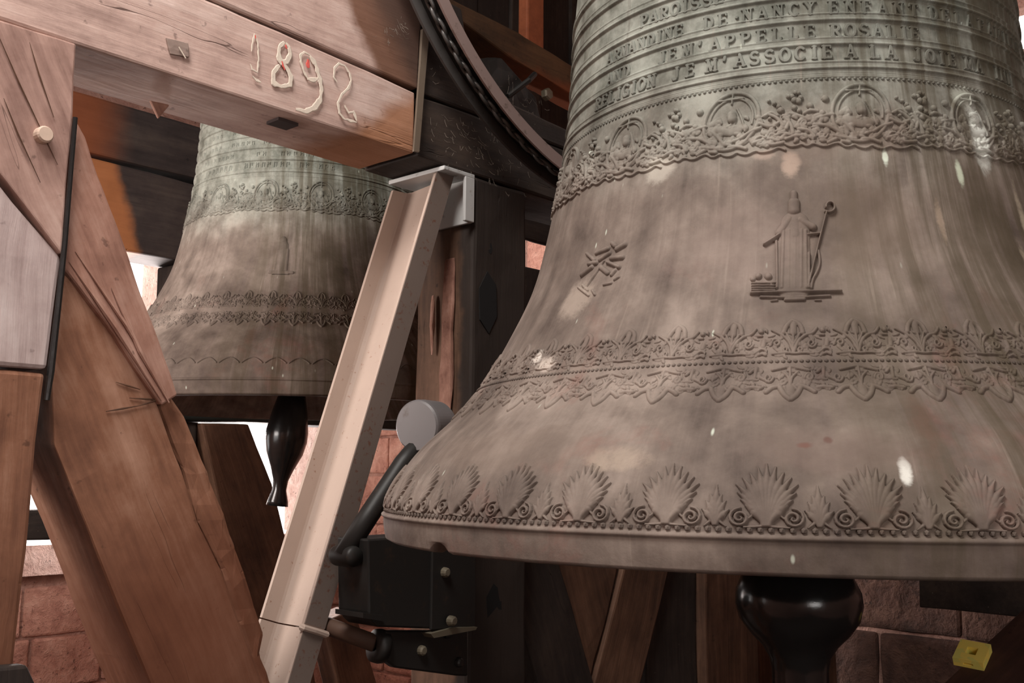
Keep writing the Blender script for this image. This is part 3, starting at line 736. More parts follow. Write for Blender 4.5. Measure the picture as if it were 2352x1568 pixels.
# ------------------------------------------------------------------ the tower room
def struct(o): o['kind'] = 'structure'; return o
def slab(name, u0, u1, o0, o1, z0, z1, mat, parent=None): return block(name, u0, u1, o0, o1, z0, z1, mat, parent, bevel=0)
def multi(name, boxes, mat):
    bm = bmesh.new()
    for u0, u1, o0, o1, z0, z1 in boxes:
        b = box_bm(W((u0 + u1) / 2, (o0 + o1) / 2, (z0 + z1) / 2), (D, N, Z), (abs(u1 - u0) / 2, abs(o1 - o0) / 2, abs(z1 - z0) / 2))
        me = bpy.data.meshes.new('t'); b.to_mesh(me); b.free(); bm.from_mesh(me); bpy.data.meshes.remove(me)
    return put(name, bm, mat)
UL, UR, OB, OF, ZT = -1.40, 3.4, -3.4, 3.5, 4.3
struct(slab('floor', UL - .3, UR + .4, OB - .4, OF + .3, -.2, 0, m_floor))
struct(multi('ceiling', [(UL - .3, -1.3, OB - .4, OF + .3, ZT, ZT + .2), (-.2, UR + .4, OB - .4, OF + .3, ZT, ZT + .2), (-1.3, -.2, OB - .4, .4, ZT, ZT + .2), (-1.3, -.2, 1.5, OF + .3, ZT, ZT + .2)], m_darkD))  # gap left for the added overhead light
# wall behind the far bell, with its two-light sound opening
wb = struct(multi('wall_back', [(UL - .3, -.9, OB - .4, OB, 0, ZT), (.4, 1.30, OB - .4, OB, 0, ZT), (-.9, .4, OB - .4, OB, 0, 1.0), (-.9, .4, OB - .4, OB, 2.3, ZT), (3.25, UR + .4, OB - .4, OB, 0, ZT), (1.30, 3.25, OB - .4, OB, 0, 1.15), (1.30, 3.25, OB - .4, OB, 3.3, ZT)], m_mortar))
wr = struct(multi('wall_right', [(UR, UR + .4, OB, -2.25, 0, ZT), (UR, UR + .4, -1.55, .50, 0, ZT), (UR, UR + .4, -2.25, -1.55, 0, 2.60), (UR, UR + .4, -2.25, -1.55, 3.3, ZT), (UR, UR + .4, 1.35, OF, 0, ZT), (UR, UR + .4, .50, 1.35, 0, 2.95), (UR, UR + .4, .50, 1.35, 4.2, ZT)], m_mortar))
struct(multi('wall_left', [(UL - .3, UL, OB, -1.8, 0, ZT), (UL - .3, UL, -.5, OF, 0, ZT), (UL - .3, UL, -1.8, -.5, 0, 1.4), (UL - .3, UL, -1.8, -.5, 2.4, ZT)], m_mortar))
struct(multi('wall_front', [(UL - .3, -1.3, OF, OF + .3, 0, ZT), (-.1, UR + .4, OF, OF + .3, 0, ZT), (-1.3, -.1, OF, OF + .3, 0, 1.3), (-1.3, -.1, OF, OF + .3, 2.7, ZT)], m_mortar))
w1 = struct(slab('window_1', 1.28, 3.27, OB - .02, OB + .07, 1.10, 1.245, m_sill))
slab('mullion', 2.10, 2.26, OB - .30, OB - .02, 1.245, 3.3, m_sill, w1)
slab('jamb', 1.26, 1.36, OB - .38, OB + .01, 1.245, 3.3, m_sill, w1); slab('jamb', 3.20, 3.29, OB - .38, OB + .01, 1.245, 3.3, m_sill, w1)
w2 = struct(slab('window_2', UR - .03, UR + .38, .48, 1.37, 2.86, 2.95, m_sill))
for k in range(5):
    bm = box_bm(W(UR + .22, .925, 3.08 + k * .24), (D, N, (Z * .8 + D * .6)), (.10, .425, .012))
    put('louvre_slat', bm, m_sill, w2)
# coursed stones standing proud of the mortar, where the frame lets them be seen
def masonry(wall, uv0, uv1, z0, z1, place, bw, bh, holes):
    vs = []
    for k in range(6):
        bm = box_bm((0, 0, 0), (D, N, Z), (1, 1, 1))
        me = bpy.data.meshes.new('stone_block'); vs.append((bm, me))
    z = z0; row = 0
    while z < z1:
        h = bh * (.85 + .3 * random.random()); a = uv0 - (row % 2) * bw * .5
        while a < uv1:
            w = bw * (.8 + .45 * random.random())
            c0, c1, d0, d1 = a + .006, a + w - .006, z + .006, z + h - .006
            if not any(c1 > H[0] and c0 < H[1] and d1 > H[2] and d0 < H[3] for H in holes):
                place(c0, c1, d0, d1, .012 + .02 * random.random())
            a += w
        z += h; row += 1
    for bm, me in vs: bm.free(); bpy.data.meshes.remove(me)
def place_back(c0, c1, d0, d1, p):
    block('stone_block', c0, c1, OB - .02, OB + p, d0, d1, m_wall, wb, step=.11, amp=.007, bevel=.012)
m_wall_dark = stone('dark_brown_stone', sr(58, 42, 36), sr(88, 62, 52), sr(116, 86, 72))  # darker brown stone for the lower part of the right wall
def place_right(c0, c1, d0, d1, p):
    block('stone_block', UR - p, UR + .02, c0, c1, d0, d1, m_wall_dark if c0 > -.7 and d0 < 2.2 else m_wall, wr, step=.11, amp=.010, bevel=.014)
masonry(wb, .75, 3.35, .1, 3.2, place_back, .40, .24, [(1.2, 3.35, 1.05, 3.5)])
masonry(wr, -3.3, 1.6, .2, 4.3, place_right, .46, .27, [(.42, 1.42, 2.8, 4.3), (-2.3, -1.5, 2.55, 3.35)])
wo = struct(slab('added_outer_wall', UR + 1.5, UR + 1.8, -4.2, 1.6, 0.0, 3.5, m_wall))  # pink wall added outside to show bright through the window
w3 = struct(slab('window_3', UR - .02, UR + .38, -2.27, -1.53, 2.53, 2.60, m_sill))

# ------------------------------------------------------------------ the bell frame (front truss)
o = timber('sill_beam', [(-1.0, 0), (3.35, 0), (3.35, .22), (-1.0, .22)], .0, -.205, m_midD, step=.25, amp=.004)
tag(o, 'long brown sill beam on the floor under the bell frame', 'beam')
b1 = timber('tie_beam', [(-1.2, 2.361), (.818, 2.358), (.818, 2.513), (.489, 2.528), (.245, 2.536), (-1.2, 2.545)], .0, -.205, m_beam, step=.05, amp=.003)
tag(b1, 'pale pink-brown timber beam with the chalked date 1892 on its face', 'beam', 'tie beams of the front truss')
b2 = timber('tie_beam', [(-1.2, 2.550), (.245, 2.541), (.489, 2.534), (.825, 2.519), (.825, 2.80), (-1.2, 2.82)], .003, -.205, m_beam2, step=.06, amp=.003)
tag(b2, 'upper timber beam lying on the dated beam, brown towards its right end', 'beam', 'tie beams of the front truss')
b3 = timber('tie_beam', [(.830, 2.357), (3.35, 2.350), (3.35, 2.505), (.830, 2.510)], -.004, -.205, m_darkD, step=.06, amp=.004, amp2=.006)
tag(b3, 'blackened lower beam right of the iron strap, above the plated post', 'beam', 'tie beams of the front truss')
b4 = timber('tie_beam', [(.834, 2.516), (1.9, 2.511), (1.9, 2.55), (1.10, 2.585), (1.0, 2.66), (.97, 2.78), (.834, 2.78)], -.003, -.205, m_darkD, step=.06, amp=.004, amp2=.006)
tag(b4, 'blackened upper beam right of the iron strap, behind the chain wheel', 'beam', 'tie beams of the front truss')
# chalked date
DIG = {
 '1': [[(.360, 2.502), (.356, 2.478), (.354, 2.461)], [(.361, 2.502), (.369, 2.483), (.372, 2.455), (.371, 2.423)], [(.353, 2.434), (.358, 2.424), (.372, 2.422)], [(.359, 2.41), (.37, 2.404), (.38, 2.403)]],
 '8': [[(.434, 2.508), (.422, 2.493), (.422, 2.471), (.429, 2.461), (.442, 2.467), (.45, 2.485), (.446, 2.501), (.437, 2.508)], [(.424, 2.454), (.41, 2.433), (.411, 2.411), (.43, 2.408), (.453, 2.419), (.454, 2.439), (.444, 2.453), (.434, 2.46)]],
 '9': [[(.497, 2.447), (.487, 2.458), (.478, 2.478), (.476, 2.492), (.486, 2.503), (.501, 2.501)], [(.501, 2.501), (.517, 2.484), (.528, 2.459), (.535, 2.436), (.533, 2.41), (.518, 2.387), (.495, 2.372), (.469, 2.371)], [(.495, 2.445), (.512, 2.448), (.526, 2.456)]],
 '2': [[(.576, 2.462), (.567, 2.471), (.568, 2.492), (.58, 2.507), (.596, 2.507), (.61, 2.495), (.616, 2.478), (.609, 2.458), (.592, 2.44), (.581, 2.416), (.586, 2.394), (.6, 2.384), (.635, 2.386)], [(.599, 2.416), (.612, 2.402), (.626, 2.408), (.635, 2.389)]]}
WID = {'1': [.005, .006, .006, .010], '8': [.015, .015], '9': [.009, .015, .012], '2': [.008, .008]}
def ribbon(bm, pts, w, off=.0045, th=.0009):
    pts = [Vector((a, b)) for a, b in pts]
    P = []
    for a, b in zip(pts, pts[1:]):
        n = max(2, int((b - a).length / .004))
        for k in range(n): P.append(a + (b - a) * k / n)
    P.append(pts[-1])
    rows = []
    for i, p in enumerate(P):
        t = (P[min(i + 1, len(P) - 1)] - P[max(0, i - 1)]).normalized(); s = Vector((-t.y, t.x))
        ww = w * .5 * (.75 + .5 * noise.noise(Vector((p.x * 90, p.y * 90, w * 100)))) * min(1, .45 + min(i, len(P) - 1 - i) * .2)
        j = .0012 * noise.noise(Vector((p.y * 300, p.x * 300, 1)))
        rows.append([bm.verts.new(W(p.x + s.x * (q * ww + j), off + h, p.y + s.y * (q * ww + j))) for q, h in ((-1, 0), (-.7, th), (.7, th), (1, 0))])
    for a, b in zip(rows, rows[1:]):
        for k in range(3): bm.faces.new((a[k], a[k + 1], b[k + 1], b[k]))
for d_ in '1892':
    bm = bmesh.new()
    for pts, w in zip(DIG[d_], WID[d_]): ribbon(bm, pts, w)
    put('chalk_digit', bm, m_chalk, b1)['label'] = 'white chalked numeral ' + d_
for pts, w in (([(.361, 2.499), (.363, 2.492)], .006), ([(.437, 2.503), (.44, 2.495)], .008), ([(.429, 2.464), (.433, 2.454), (.437, 2.447)], .007), ([(.497, 2.489), (.495, 2.479), (.499, 2.471)], .015)):
    bm = bmesh.new(); ribbon(bm, pts, w, .0052); put('red_paint', bm, m_red, b1)
# dark slab for the shaded mortise under the beam, torn splinter, square dent with a straw
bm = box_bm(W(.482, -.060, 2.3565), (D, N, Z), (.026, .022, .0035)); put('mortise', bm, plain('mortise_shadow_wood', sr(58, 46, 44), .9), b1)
bm = prism_bm([(.215, 2.355), (.262, 2.357), (.238, 2.318)], -.14, -.152); rough_up(bm, (D, Z), .02, .003); put('wood_splinter', bm, m_split, b1)
bm = prism_bm([(.165, 2.428), (.212, 2.432), (.215, 2.404), (.176, 2.398)], .0042, .000); rough_up(bm, (D, Z), .012, .0014, 30, .0015); put('patch', bm, wood('patch_wood', D, sr(104, 88, 80), sr(150, 130, 120), sr(178, 158, 148)), b1)
bm = bmesh.new(); tube_bm(bm, [W(.190, .008, 2.416), W(.205, .010, 2.397)], .0012, 5); put('straw', bm, m_chalk, b1)
# strap
o = timber('iron_strap', [(.822, 2.669), (.846, 2.674), (.823, 2.360), (.802, 2.357)], .013, .005, m_strap, step=.05, amp=.0012, bevel=.002, amp2=.002)
tag(o, 'narrow grey iron strap nailed upright across the beam joint', 'strap')
# left post
p1 = timber('left_post', [(-.42, 1.772), (-.015, 1.772), (-.005, 1.969), (-.120, 2.083), (-.164, 2.126), (-.42, 2.38)], .0, -.205, m_white, step=.05, amp=.003, bevel=.008)
tag(p1, 'limewashed pale upper post at the left edge, under the pegged brace', 'post')
p1b = timber('left_post', [(-.42, .22), (-.04, .22), (-.036, 1.209), (-.029, 1.416), (-.015, 1.768), (-.42, 1.766)], -.003, -.205, m_postlow, step=.06, amp=.004, bevel=.008)
tag(p1b, 'brown lower post at the left edge, below the limewashed one', 'post')
o = timber('post_foot', [(-.36, 1.05), (-.05, 1.05), (-.016, 1.16), (-.030, 1.205), (-.008, 1.250), (-.028, 1.29), (-.36, 1.30)], .03, -.0, m_darkZ, step=.05, amp=.003)
tag(o, 'dark notched block at the bottom of the brown left post', 'block')
lap = timber('lap_brace', [(-.42, 2.352), (-.008, 2.356), (-.006, 2.216), (-.009, 1.974), (-.119, 2.090), (-.163, 2.132), (-.42, 2.386 - .02)], .010, -.19, m_lap, step=.04, amp=.003, bevel=.004)
tag(lap, 'reddish pegged end of a diagonal brace at the top left corner', 'brace')
bm = bmesh.new(); lathe_bm(bm, [(0, .016), (.012, .016), (.0145, .012), (.015, -.01), (0, -.01)], W(-.057, .012, 2.173), N, 18); put('peg', bm, m_peg, lap)['label'] = 'pale round peg end'
for a, b in (((-.152, 2.345), (-.028, 2.128)), ((-.125, 2.22), (-.055, 2.09)), ((-.09, 2.33), (-.04, 2.21))):   # drying splits
    bm = bmesh.new(); tube_bm(bm, [W(a[0], .0135, a[1]), W(a[0] * .6 + b[0] * .4, .0135, a[1] * .6 + b[1] * .4 - .004), W(b[0], .0135, b[1])], [.0004, .0013, .0005], 5)
    put('crack', bm, m_midZ, lap)
a2 = timber('diagonal_brace', [(.006, 2.222), (.026, 2.196), (.125, 1.985), (.206, 1.811), (.236, 1.745), (.203, 1.722), (.105, 1.845), (.004, 1.955)], -.004, -.05, m_split, step=.03, amp=.004, bevel=.005)
tag(a2, 'splintered reddish brace running down from behind the left post', 'brace')
for (p, q) in (([(.010, 1.965), (.10, 1.86), (.20, 1.733)], .006), ([(.02, 1.985), (.12, 1.865), (.205, 1.75)], .004), ([(.09, 1.93), (.15, 1.82), (.215, 1.73)], .005)):
    bm = bmesh.new(); tube_bm(bm, [W(u, -.002 + .004 * (i == 1), z) for i, (u, z) in enumerate(p)], [.001, q, .0015], 6); put('splinter', bm, m_split, a2)
bb = timber('diagonal_brace', [(.012, 1.952), (.105, 1.850), (.207, 1.726), (.264, 1.605), (.299, 1.506), (.356, 1.412), (.400, 1.312), (.55, 1.0), (.80, .5), (.93, .22), (.50, .22), (.256, 1.144), (.012, 1.645), (.002, 1.751)], -.020, -.205, m_brace, step=.05, amp=.004, bevel=.006, amp2=.006)
tag(bb, 'broad reddish-brown diagonal brace in the left foreground, dented near its top', 'brace')
wn = timber('wane_edge', [(.209, 1.727), (.236, 1.748), (.270, 1.712), (.322, 1.605), (.410, 1.408), (.468, 1.284), (.46, 1.24), (.62, .90), (.60, .86), (.52, 1.03), (.403, 1.308), (.359, 1.412), (.302, 1.506), (.267, 1.605)], -.028, -.19, m_brace, parent=bb, step=.03, amp=.006, bevel=.010, freq=14)
for a, b in (((.118, 1.762), (.165, 1.752)), ((.145, 1.735), (.215, 1.735)), ((.102, 1.708), (.165, 1.722)), ((.165, 1.722), (.22, 1.742))):
    bm = bmesh.new(); tube_bm(bm, [W(a[0], -.0185, a[1]), W((a[0] + b[0]) / 2, -.0175, (a[1] + b[1]) / 2), W(b[0], -.0185, b[1])], [.0006, .0019, .0006], 6); put('dent', bm, m_midD, bb)
o = bmesh.new(); tube_bm(o, [W(-.004, .016, 2.219), W(-.004, .012, 2.10), W(-.005, .010, 1.99), W(-.008, .008, 1.88), W(-.013, .008, 1.77), W(-.016, .007, 1.72)], [.0045, .0045, .005, .0055, .0065, .005], 8)
tag(put('gap_strip', o, m_black), 'thin black strip for the shaded gap beside the left post', 'gap_strip')  # black tube stands for the shade in the gap beside the post

# post under the beam joint, with its bracket
mp = timber('frame_post', [(1.025, .22), (1.236, .22), (1.236, 1.30), (1.228, 2.0), (1.224, 2.352), (1.025, 2.352)], -.002, -.205, wood('plated_post_wood', Z, sr(44, 32, 26), sr(84, 62, 48), sr(122, 92, 74), tints=[(tuple(N), Vector(W(0, -.045, 0)).dot(N), .012, sr(44, 37, 33), .95)]), step=.06, amp=.004, bevel=.010)  # front darkened: the bell's shade is put into the wood colour
tag(mp, 'upright post under the plated beam joint, dark front and brown lit side', 'post')
for uz in ((1.115, 1.285, .030, .052), (1.085, 2.175, .008, .014), (1.080, 2.035, .036, .080)):
    bm = bmesh.new(); lathe_bm(bm, [(0, .002), (1, .002), (1, -.03), (0, -.03)], (0, 0, 0), N, 6 if uz[2] > .02 else 16)
    for v in bm.verts:
        q = v.co.copy(); v.co = W(uz[0] + q.dot(D) * uz[2], -.001 + q.dot(N) * .1, uz[1] + q.z * uz[3])
    put('mortise_hole', bm, plain('hole_shade_black', (.006, .005, .005), .95, 0, .2), mp)  # solid plug; the shade of the hole is its black colour
bm = prism_bm([(1.02, 2.15), (1.024, 1.88), (1.012, 1.70), (1.005, 1.95)], -.06, -.10); rough_up(bm, (Z, N), .04, .006); put('split_edge', bm, m_split, mp)
bm = prism_bm([(1.012, 2.06), (1.020, 1.98), (1.012, 1.90), (1.004, 1.98)], -.125, -.14); rough_up(bm, (Z,), .02, .004); put('splinter', bm, m_split, mp)
br = empty('angle_bracket', W(.97, -.1, 2.23), 'whitish angle iron plate under the beam at the head of the post', 'bracket')
block('flange', .912, 1.020, -.202, .004, 2.342, 2.353, m_plate, br, bevel=.002)
bm = prism_bm([(.985, 2.228), (1.018, 2.228), (1.018, 2.342), (.985, 2.342)], .006, -.004); rough_up(bm, (), 0, 0, bevel=.002); put('tab', bm, m_plate, br)
block('web', 1.010, 1.020, -.20, -.004, 2.228, 2.342, m_plate, br, bevel=.002)

# steel channel raking down from the bracket
ch = empty('steel_channel', W(.52, -.1, .8), 'pale rust-flecked steel channel raking down from the bracket', 'channel')
A0 = Vector((.970, 2.338)); A1 = Vector((.612, 1.272)); ax = (A1 - A0).normalized(); pl = Vector((ax.y, -ax.x))
if pl.x > 0: pl = -pl
def chan_bm(t0, t1, depth0, depth1, cut=0.0):
    prof_ = [(0, depth0), (.056, depth0), (.056, depth0 - .008), (.018, depth0 - .010), (.010, depth0 - .018), (.0085, depth1 + .022), (.014, depth1 + .012), (.020, depth1 + .010), (.056, depth1 + .008), (.056, depth1), (0, depth1)]
    bm = bmesh.new(); rows = []
    for t, c in ((t0, cut), (t1, 0)):
        row = []
        for q, dp in prof_:
            b = A0 + ax * (t + c * (depth0 - dp) + (.338 * q if c else 0)) + pl * q
            row.append(bm.verts.new(W(b.x, dp, b.y)))
        rows.append(row)
    n = len(prof_)
    for i in range(n): bm.faces.new((rows[0][i], rows[0][(i + 1) % n], rows[1][(i + 1) % n], rows[1][i]))
    bm.faces.new(rows[0][::-1]); bm.faces.new(rows[1])
    bmesh.ops.recalc_face_normals(bm, faces=bm.faces)
    return bm
L1 = (A1 - A0).length
put('upper_length', chan_bm(0, L1 + .0, -.024, -.182, .12), m_channel, ch)
put('lower_length', chan_bm(L1 + .003, L1 + 1.08, -.022, -.182), m_channel, ch)
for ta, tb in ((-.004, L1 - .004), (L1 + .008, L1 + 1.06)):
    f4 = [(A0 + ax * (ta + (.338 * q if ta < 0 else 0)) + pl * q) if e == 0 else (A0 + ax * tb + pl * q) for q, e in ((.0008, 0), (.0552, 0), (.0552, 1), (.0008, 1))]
    put('flange_shade', prism_bm([(v.x, v.y) for v in f4], -.0215 if ta < 0 else -.0195, -.0245), m_channel_shade, ch)  # thin skin that darkens the near flange as if shaded
bm = bmesh.new()
P_ = [(.060, -.026), (.058, -.019), (.03, -.0175), (-.003, -.0175), (-.003, -.06), (-.003, -.12)]
tube_bm(bm, [W((A0 + ax * (L1 + .006) + pl * q).x, dp, (A0 + ax * (L1 + .006) + pl * q).y) for q, dp in P_], .0070, 8); put('weld', bm, m_channel, ch)

# ------------------------------------------------------------------ near bell
BC = Vector((0.50532, 1.83559, 1.49622))
STAINS = [(24.0, .605, 2.2, .050, sr(200, 204, 196), .8), (22.0, .665, 2.6, .016, sr(176, 180, 168), .6), (-40.5, .566, 3.0, .020, sr(186, 180, 168), .55), (-14.6, .548, 1.5, .022, sr(178, 158, 142), .65), (-19.5, .566, 2.0, .008, sr(176, 158, 144), .5),
          (2.6, .553, .5, .012, sr(206, 216, 200), .9), (17.3, .535, .7, .020, sr(190, 200, 178), .8), (-55.0, .375, 4.0, .030, sr(180, 166, 152), .45), (-58.5, .285, 1.2, .012, sr(214, 206, 196), .85), (-55.0, .27, 2.0, .012, sr(208, 196, 184), .6),
          (-5.5, .112, .55, .014, sr(214, 214, 206), .9), (-14.3, .1416, .75, .004, sr(98, 58, 48), .9), (-12.1, .1484, .45, .004, sr(84, 52, 44), .9), (-33.5, .125, 3.4, .016, sr(178, 162, 144), .4), (31.0, .47, 1.0, .060, sr(168, 158, 136), .6), (27.0, .40, .9, .040, sr(166, 154, 130), .5),
          (11.0, .46, .7, .030, sr(164, 146, 128), .5), (-9.0, .60, 14.0, .05, sr(118, 102, 92), .35), (-24.0, .43, 12.0, .06, sr(128, 112, 104), .35), (-2.0, .45, 9.0, .07, sr(104, 90, 78), .4), (-12.0, .135, 8.0, .025, sr(110, 94, 86), .4), (-50.0, .14, 14.0, .03, sr(110, 96, 86), .35)]
m_bell = bronze('bell_bronze', BC, 1.0, tints=STAINS)
m_rel = bronze('relief_bronze', BC, 1.0, tone=1.0, tints=STAINS)
m_let = bronze('letter_bronze', BC, 1.0, tone=.76, tints=STAINS[:4])
bell = empty('bell', BC, 'large near bronze bell with raised French inscription and a bishop relief', 'bell', 'church bells')
bell_body('bell_wall', m_bell, bell)
# inscription
for text, th, st, h0 in (('PAROISSE', -48.0, 2.85, .8245), ('ARMANDINE', -59.5, 2.72, .7860), ('DE.NANCY', -31.2, 3.25, .7860), ('ENFANT', -4.8, 3.5, .7860), ('DE', 17.6, 3.3, .7860), ('LA', 24.6, 3.3, .7860), ('FAMILLE', 32.0, 3.3, .7860),
                         ('AND', -58.8, 2.9, .7480), ('JE', -42.4, 2.6, .7480), ("M'", -36.0, 3.4, .7480), ('APPELLE', -29.6, 3.3, .7480), ('ROSALIE', -4.6, 2.95, .7480),
                         ('RELIGION', -63.0, 2.75, .7135), ('JE', -38.6, 3.4, .7135), ("M'", -30.4, 3.4, .7135), ('ASSOCIE', -24.2, 3.05, .7135), ('A', -1.8, 3, .7135), ('LA', 3.2, 3.4, .7135), ('JOIE', 12.4, 3.1, .7135), ('MA', 25.6, 3.3, .7135), ('INN', 35.2, 3.1, .7135)):
    inscribe(bell, m_let, text, th, st, h0)
# great leaves of the lip (forty round the bell) with small ones between
rl = .71
big = palmette_strokes([(0, .0815), (.0105, .0775), (.0195, .0700), (.0275, .0630), (.0345, .0545), (.0325, .0440), (.0285, .0350), (.0230, .0270)], .0050, .0118, .0062)
for s in (1, -1):
    big.append((spiral(s * .0285, .0120, .0118, .0012, (PI / 2 if s > 0 else PI / 2), -1.9 * s), (.0040, .0046, .0018), .0046))
    big.append(([(s * .004, .002), (s * .012, .0012), (s * .024, .0006)], (.004, .004, .003), .0035))
    big.append(([(s * .007, .030), (s * .012, .018), (s * .022, .008)], (.002, .004, .002), .0035))
me_big = relief_mesh('great_leaf', big, -3.6, 3.6, .0490, .1340, 118, 118, False, 0)
small = palmette_strokes([(0, .0520), (.0065, .0400), (.0115, .0320), (.0155, .0215)], .0040, .0088, .0046)
for s in (1, -1): small.append(([(s * .002, .012), (s * .006, .006), (s * .012, .001)], (.004, .004, .002), .0032))
me_small = relief_mesh('small_leaf', small, -1.7, 1.7, .0490, .1060, 52, 70, False, 0)
for me in (me_big, me_small): me.materials.append(m_rel)
for k in range(-9, 10):
    for me, nm, off in ((me_big, 'great_leaf', 0.0), (me_small, 'small_leaf', 4.5)):
        o = bpy.data.objects.new(nm, me); COL.objects.link(o); o.parent = bell; o.rotation_euler.z = math.radians(.12 + k * 9.0 + off)
# beads
bm = bmesh.new(); bmesh.ops.create_icosphere(bm, subdivisions=1, radius=.0040, matrix=Matrix.Translation(Vector(surf(np.array(0.), np.array(.0468), np.array(.0)).tolist())))
me_bead = bpy.data.meshes.new('bead'); bm.to_mesh(me_bead); bm.free(); me_bead.materials.append(m_let)
for k in range(-86, 40):
    o = bpy.data.objects.new('bead', me_bead); COL.objects.link(o); o.parent = bell; o.rotation_euler.z = math.radians(k * .92)
beading_mesh('middle_beading', -100, 70, .76, .2512, .0030, bell, m_let, 'stuff')
beading_mesh('upper_beading', -100, 80, 1.12, .6808, .0030, bell, m_let, 'stuff')
# bands of ornament, saint, rose
RNG = random.Random(11)
def foliage(n, th0, th1, h0, h1, w, g, ln):
    out = []
    for _ in range(n):
        a, c = RNG.uniform(th0, th1), RNG.uniform(h0, h1); d_ = RNG.uniform(0, 2 * PI); q = RNG.uniform(.5, 1) * ln; bend = RNG.uniform(-1.2, 1.2)
        pts = []
        for k in range(5):
            pts.append((a, c)); a += math.cos(d_) * q / 4 / .0085; c += math.sin(d_) * q / 4; d_ += bend / 4
        if min(x[1] for x in pts) > h0 - .004 and max(x[1] for x in pts) < h1 + .004:
            out.append((pts, (w * .4, w * RNG.uniform(.7, 1.2), w * .3), g * RNG.uniform(.6, 1.1)))
    return out
def tile(st, period):
    return st + [([(a + period * s, c) for a, c in p], w, g) for p, w, g in st for s in (-1, 1)]
fol_u = tile(foliage(46, -18.6, -10.5, .258, .290, .0062, .0024, .009), 8.18)
fol_l = tile(foliage(46, -18.6, -10.5, .212, .244, .0062, .0024, .009), 8.18)
fol_m = tile(foliage(150, -18.0, 6.5, .580, .626, .0092, .0040, .012), 24.83)
me_fr = relief_mesh('leaf_frieze_section', fol_u + fol_l + [(p, w * 1.75, g * 1.1) for p, w, g in FRIEZE], -18.9, -10.3, .192, .312, 150, 170)
me_md = relief_mesh('scroll_frieze_section', fol_m + [(p, w * 1.65, g * .95) for p, w, g in MEDAL], -19.5, 12.6, .562, .674, 260, 150)
for me in (me_fr, me_md): me.materials.append(m_rel)
def put_ring(parent, me, nm, angs, mat=None):
    for a in angs:
        o = bpy.data.objects.new(nm, me); COL.objects.link(o); o.parent = parent; o.rotation_euler.z = math.radians(a)
        if mat is not None:
            o.material_slots[0].link = 'OBJECT'; o.material_slots[0].material = mat
put_ring(bell, me_fr, 'leaf_frieze_section', [k * 8.18 for k in range(-10, 11)])
put_ring(bell, me_md, 'scroll_frieze_section', [k * 24.83 for k in range(-3, 4)])
me = relief_mesh('bishop_relief', [([(-14.4, .442), (-14.75, .357)], .043, .0058), ([(-14.2, .455), (-14.3, .43)], .040, .0058)] + [(p, w * 1.6, g * 1.1) for p, w, g in SAINT], -22.5, -6.2, .328, .508, 190, 240); me.materials.append(m_rel)
o = bpy.data.objects.new('bishop_relief', me); COL.objects.link(o); o.parent = bell
me_rose = relief_mesh('rose_relief', [(p, w * 2.1, g * 1.15) for p, w, g in ROSE], -58.5, -44.0, .366, .468, 130, 130); me_rose.materials.append(m_rel)
o = bpy.data.objects.new('rose_relief', me_rose); COL.objects.link(o); o.parent = bell
# clapper
cl = empty('clapper', W(.926, .90, 1.0) * 0 + Vector((BC.x, BC.y, 1.02)), 'glossy black clapper ball hanging below the near bell lip', 'clapper')
bm = bmesh.new(); lathe_bm(bm, [(0, .515 - .02), (.030, .49), (.062, .455), (.092, .42), (.107, .385), (.1085, .362), (.101, .335), (.084, .312), (.064, .292), (.052, .272), (.0485, .25), (.048, .12), (.05, .06), (.046, .02), (0, .01)], (BC.x, BC.y, 1.02), Z, 40)
for v in bm.verts: v.co += (v.co - Vector((BC.x, BC.y, v.co.z))) * noise.noise(v.co * 14) * .05
put('ball', bm, m_black, cl, True)
bm = bmesh.new(); tube_bm(bm, [(BC.x, BC.y, 1.50), (BC.x, BC.y, 2.575)], .028, 12); put('shaft', bm, m_black, cl, True)
# headstock above the frame of the picture
o = block('headstock', .80, 1.06, .52, 1.66, 2.646, 2.93, m_midD, None, .2, .004); tag(o, 'heavy timber headstock the near bell hangs from', 'beam')

# ------------------------------------------------------------------ far bell
FS = .885
FCc = Vector((-.683, 3.30, 1.808))
m_far = bronze('far_bell_bronze', FCc, FS, tone=1.22)
m_far2 = bronze('far_relief_bronze', FCc, FS, tone=1.02)
fb = empty('bell', FCc, 'smaller bronze bell hanging behind the dated beam, pale left edge', 'bell', 'church bells'); fb.scale = (FS, FS, FS * 1.10)
bell_body('bell_wall', m_far, fb, seg=200, notch=False)
put_ring(fb, me_fr, 'leaf_frieze_section', [k * 8.18 for k in range(-8, 9)], m_far2)
put_ring(fb, me_md, 'scroll_frieze_section', [k * 24.83 - 6 for k in range(-4, 5)], m_far2)
for k in range(-12, 13):
    st = [([(.030 * (i / 8 - .5) * 2, .006 + .017 * math.sin(i / 8 * PI)) for i in range(9)], .0045, .0030)]
    if k == -12: me_arc = relief_mesh('arch_ornament', st, -3, 3, .078, .112, 50, 30, False, 0); me_arc.materials.append(m_rel)
    put_ring(fb, me_arc, 'arch_ornament', [k * 5.6], m_far2)
_near = dict(_lett); _lett.clear()
for text, th, h0 in (('RLEFNINDE CAROL', -46, .786), ('ANTOINE DEL ACORE', -50, .748), ('LA PAROISSE DE', -44, .7135)):
    pass
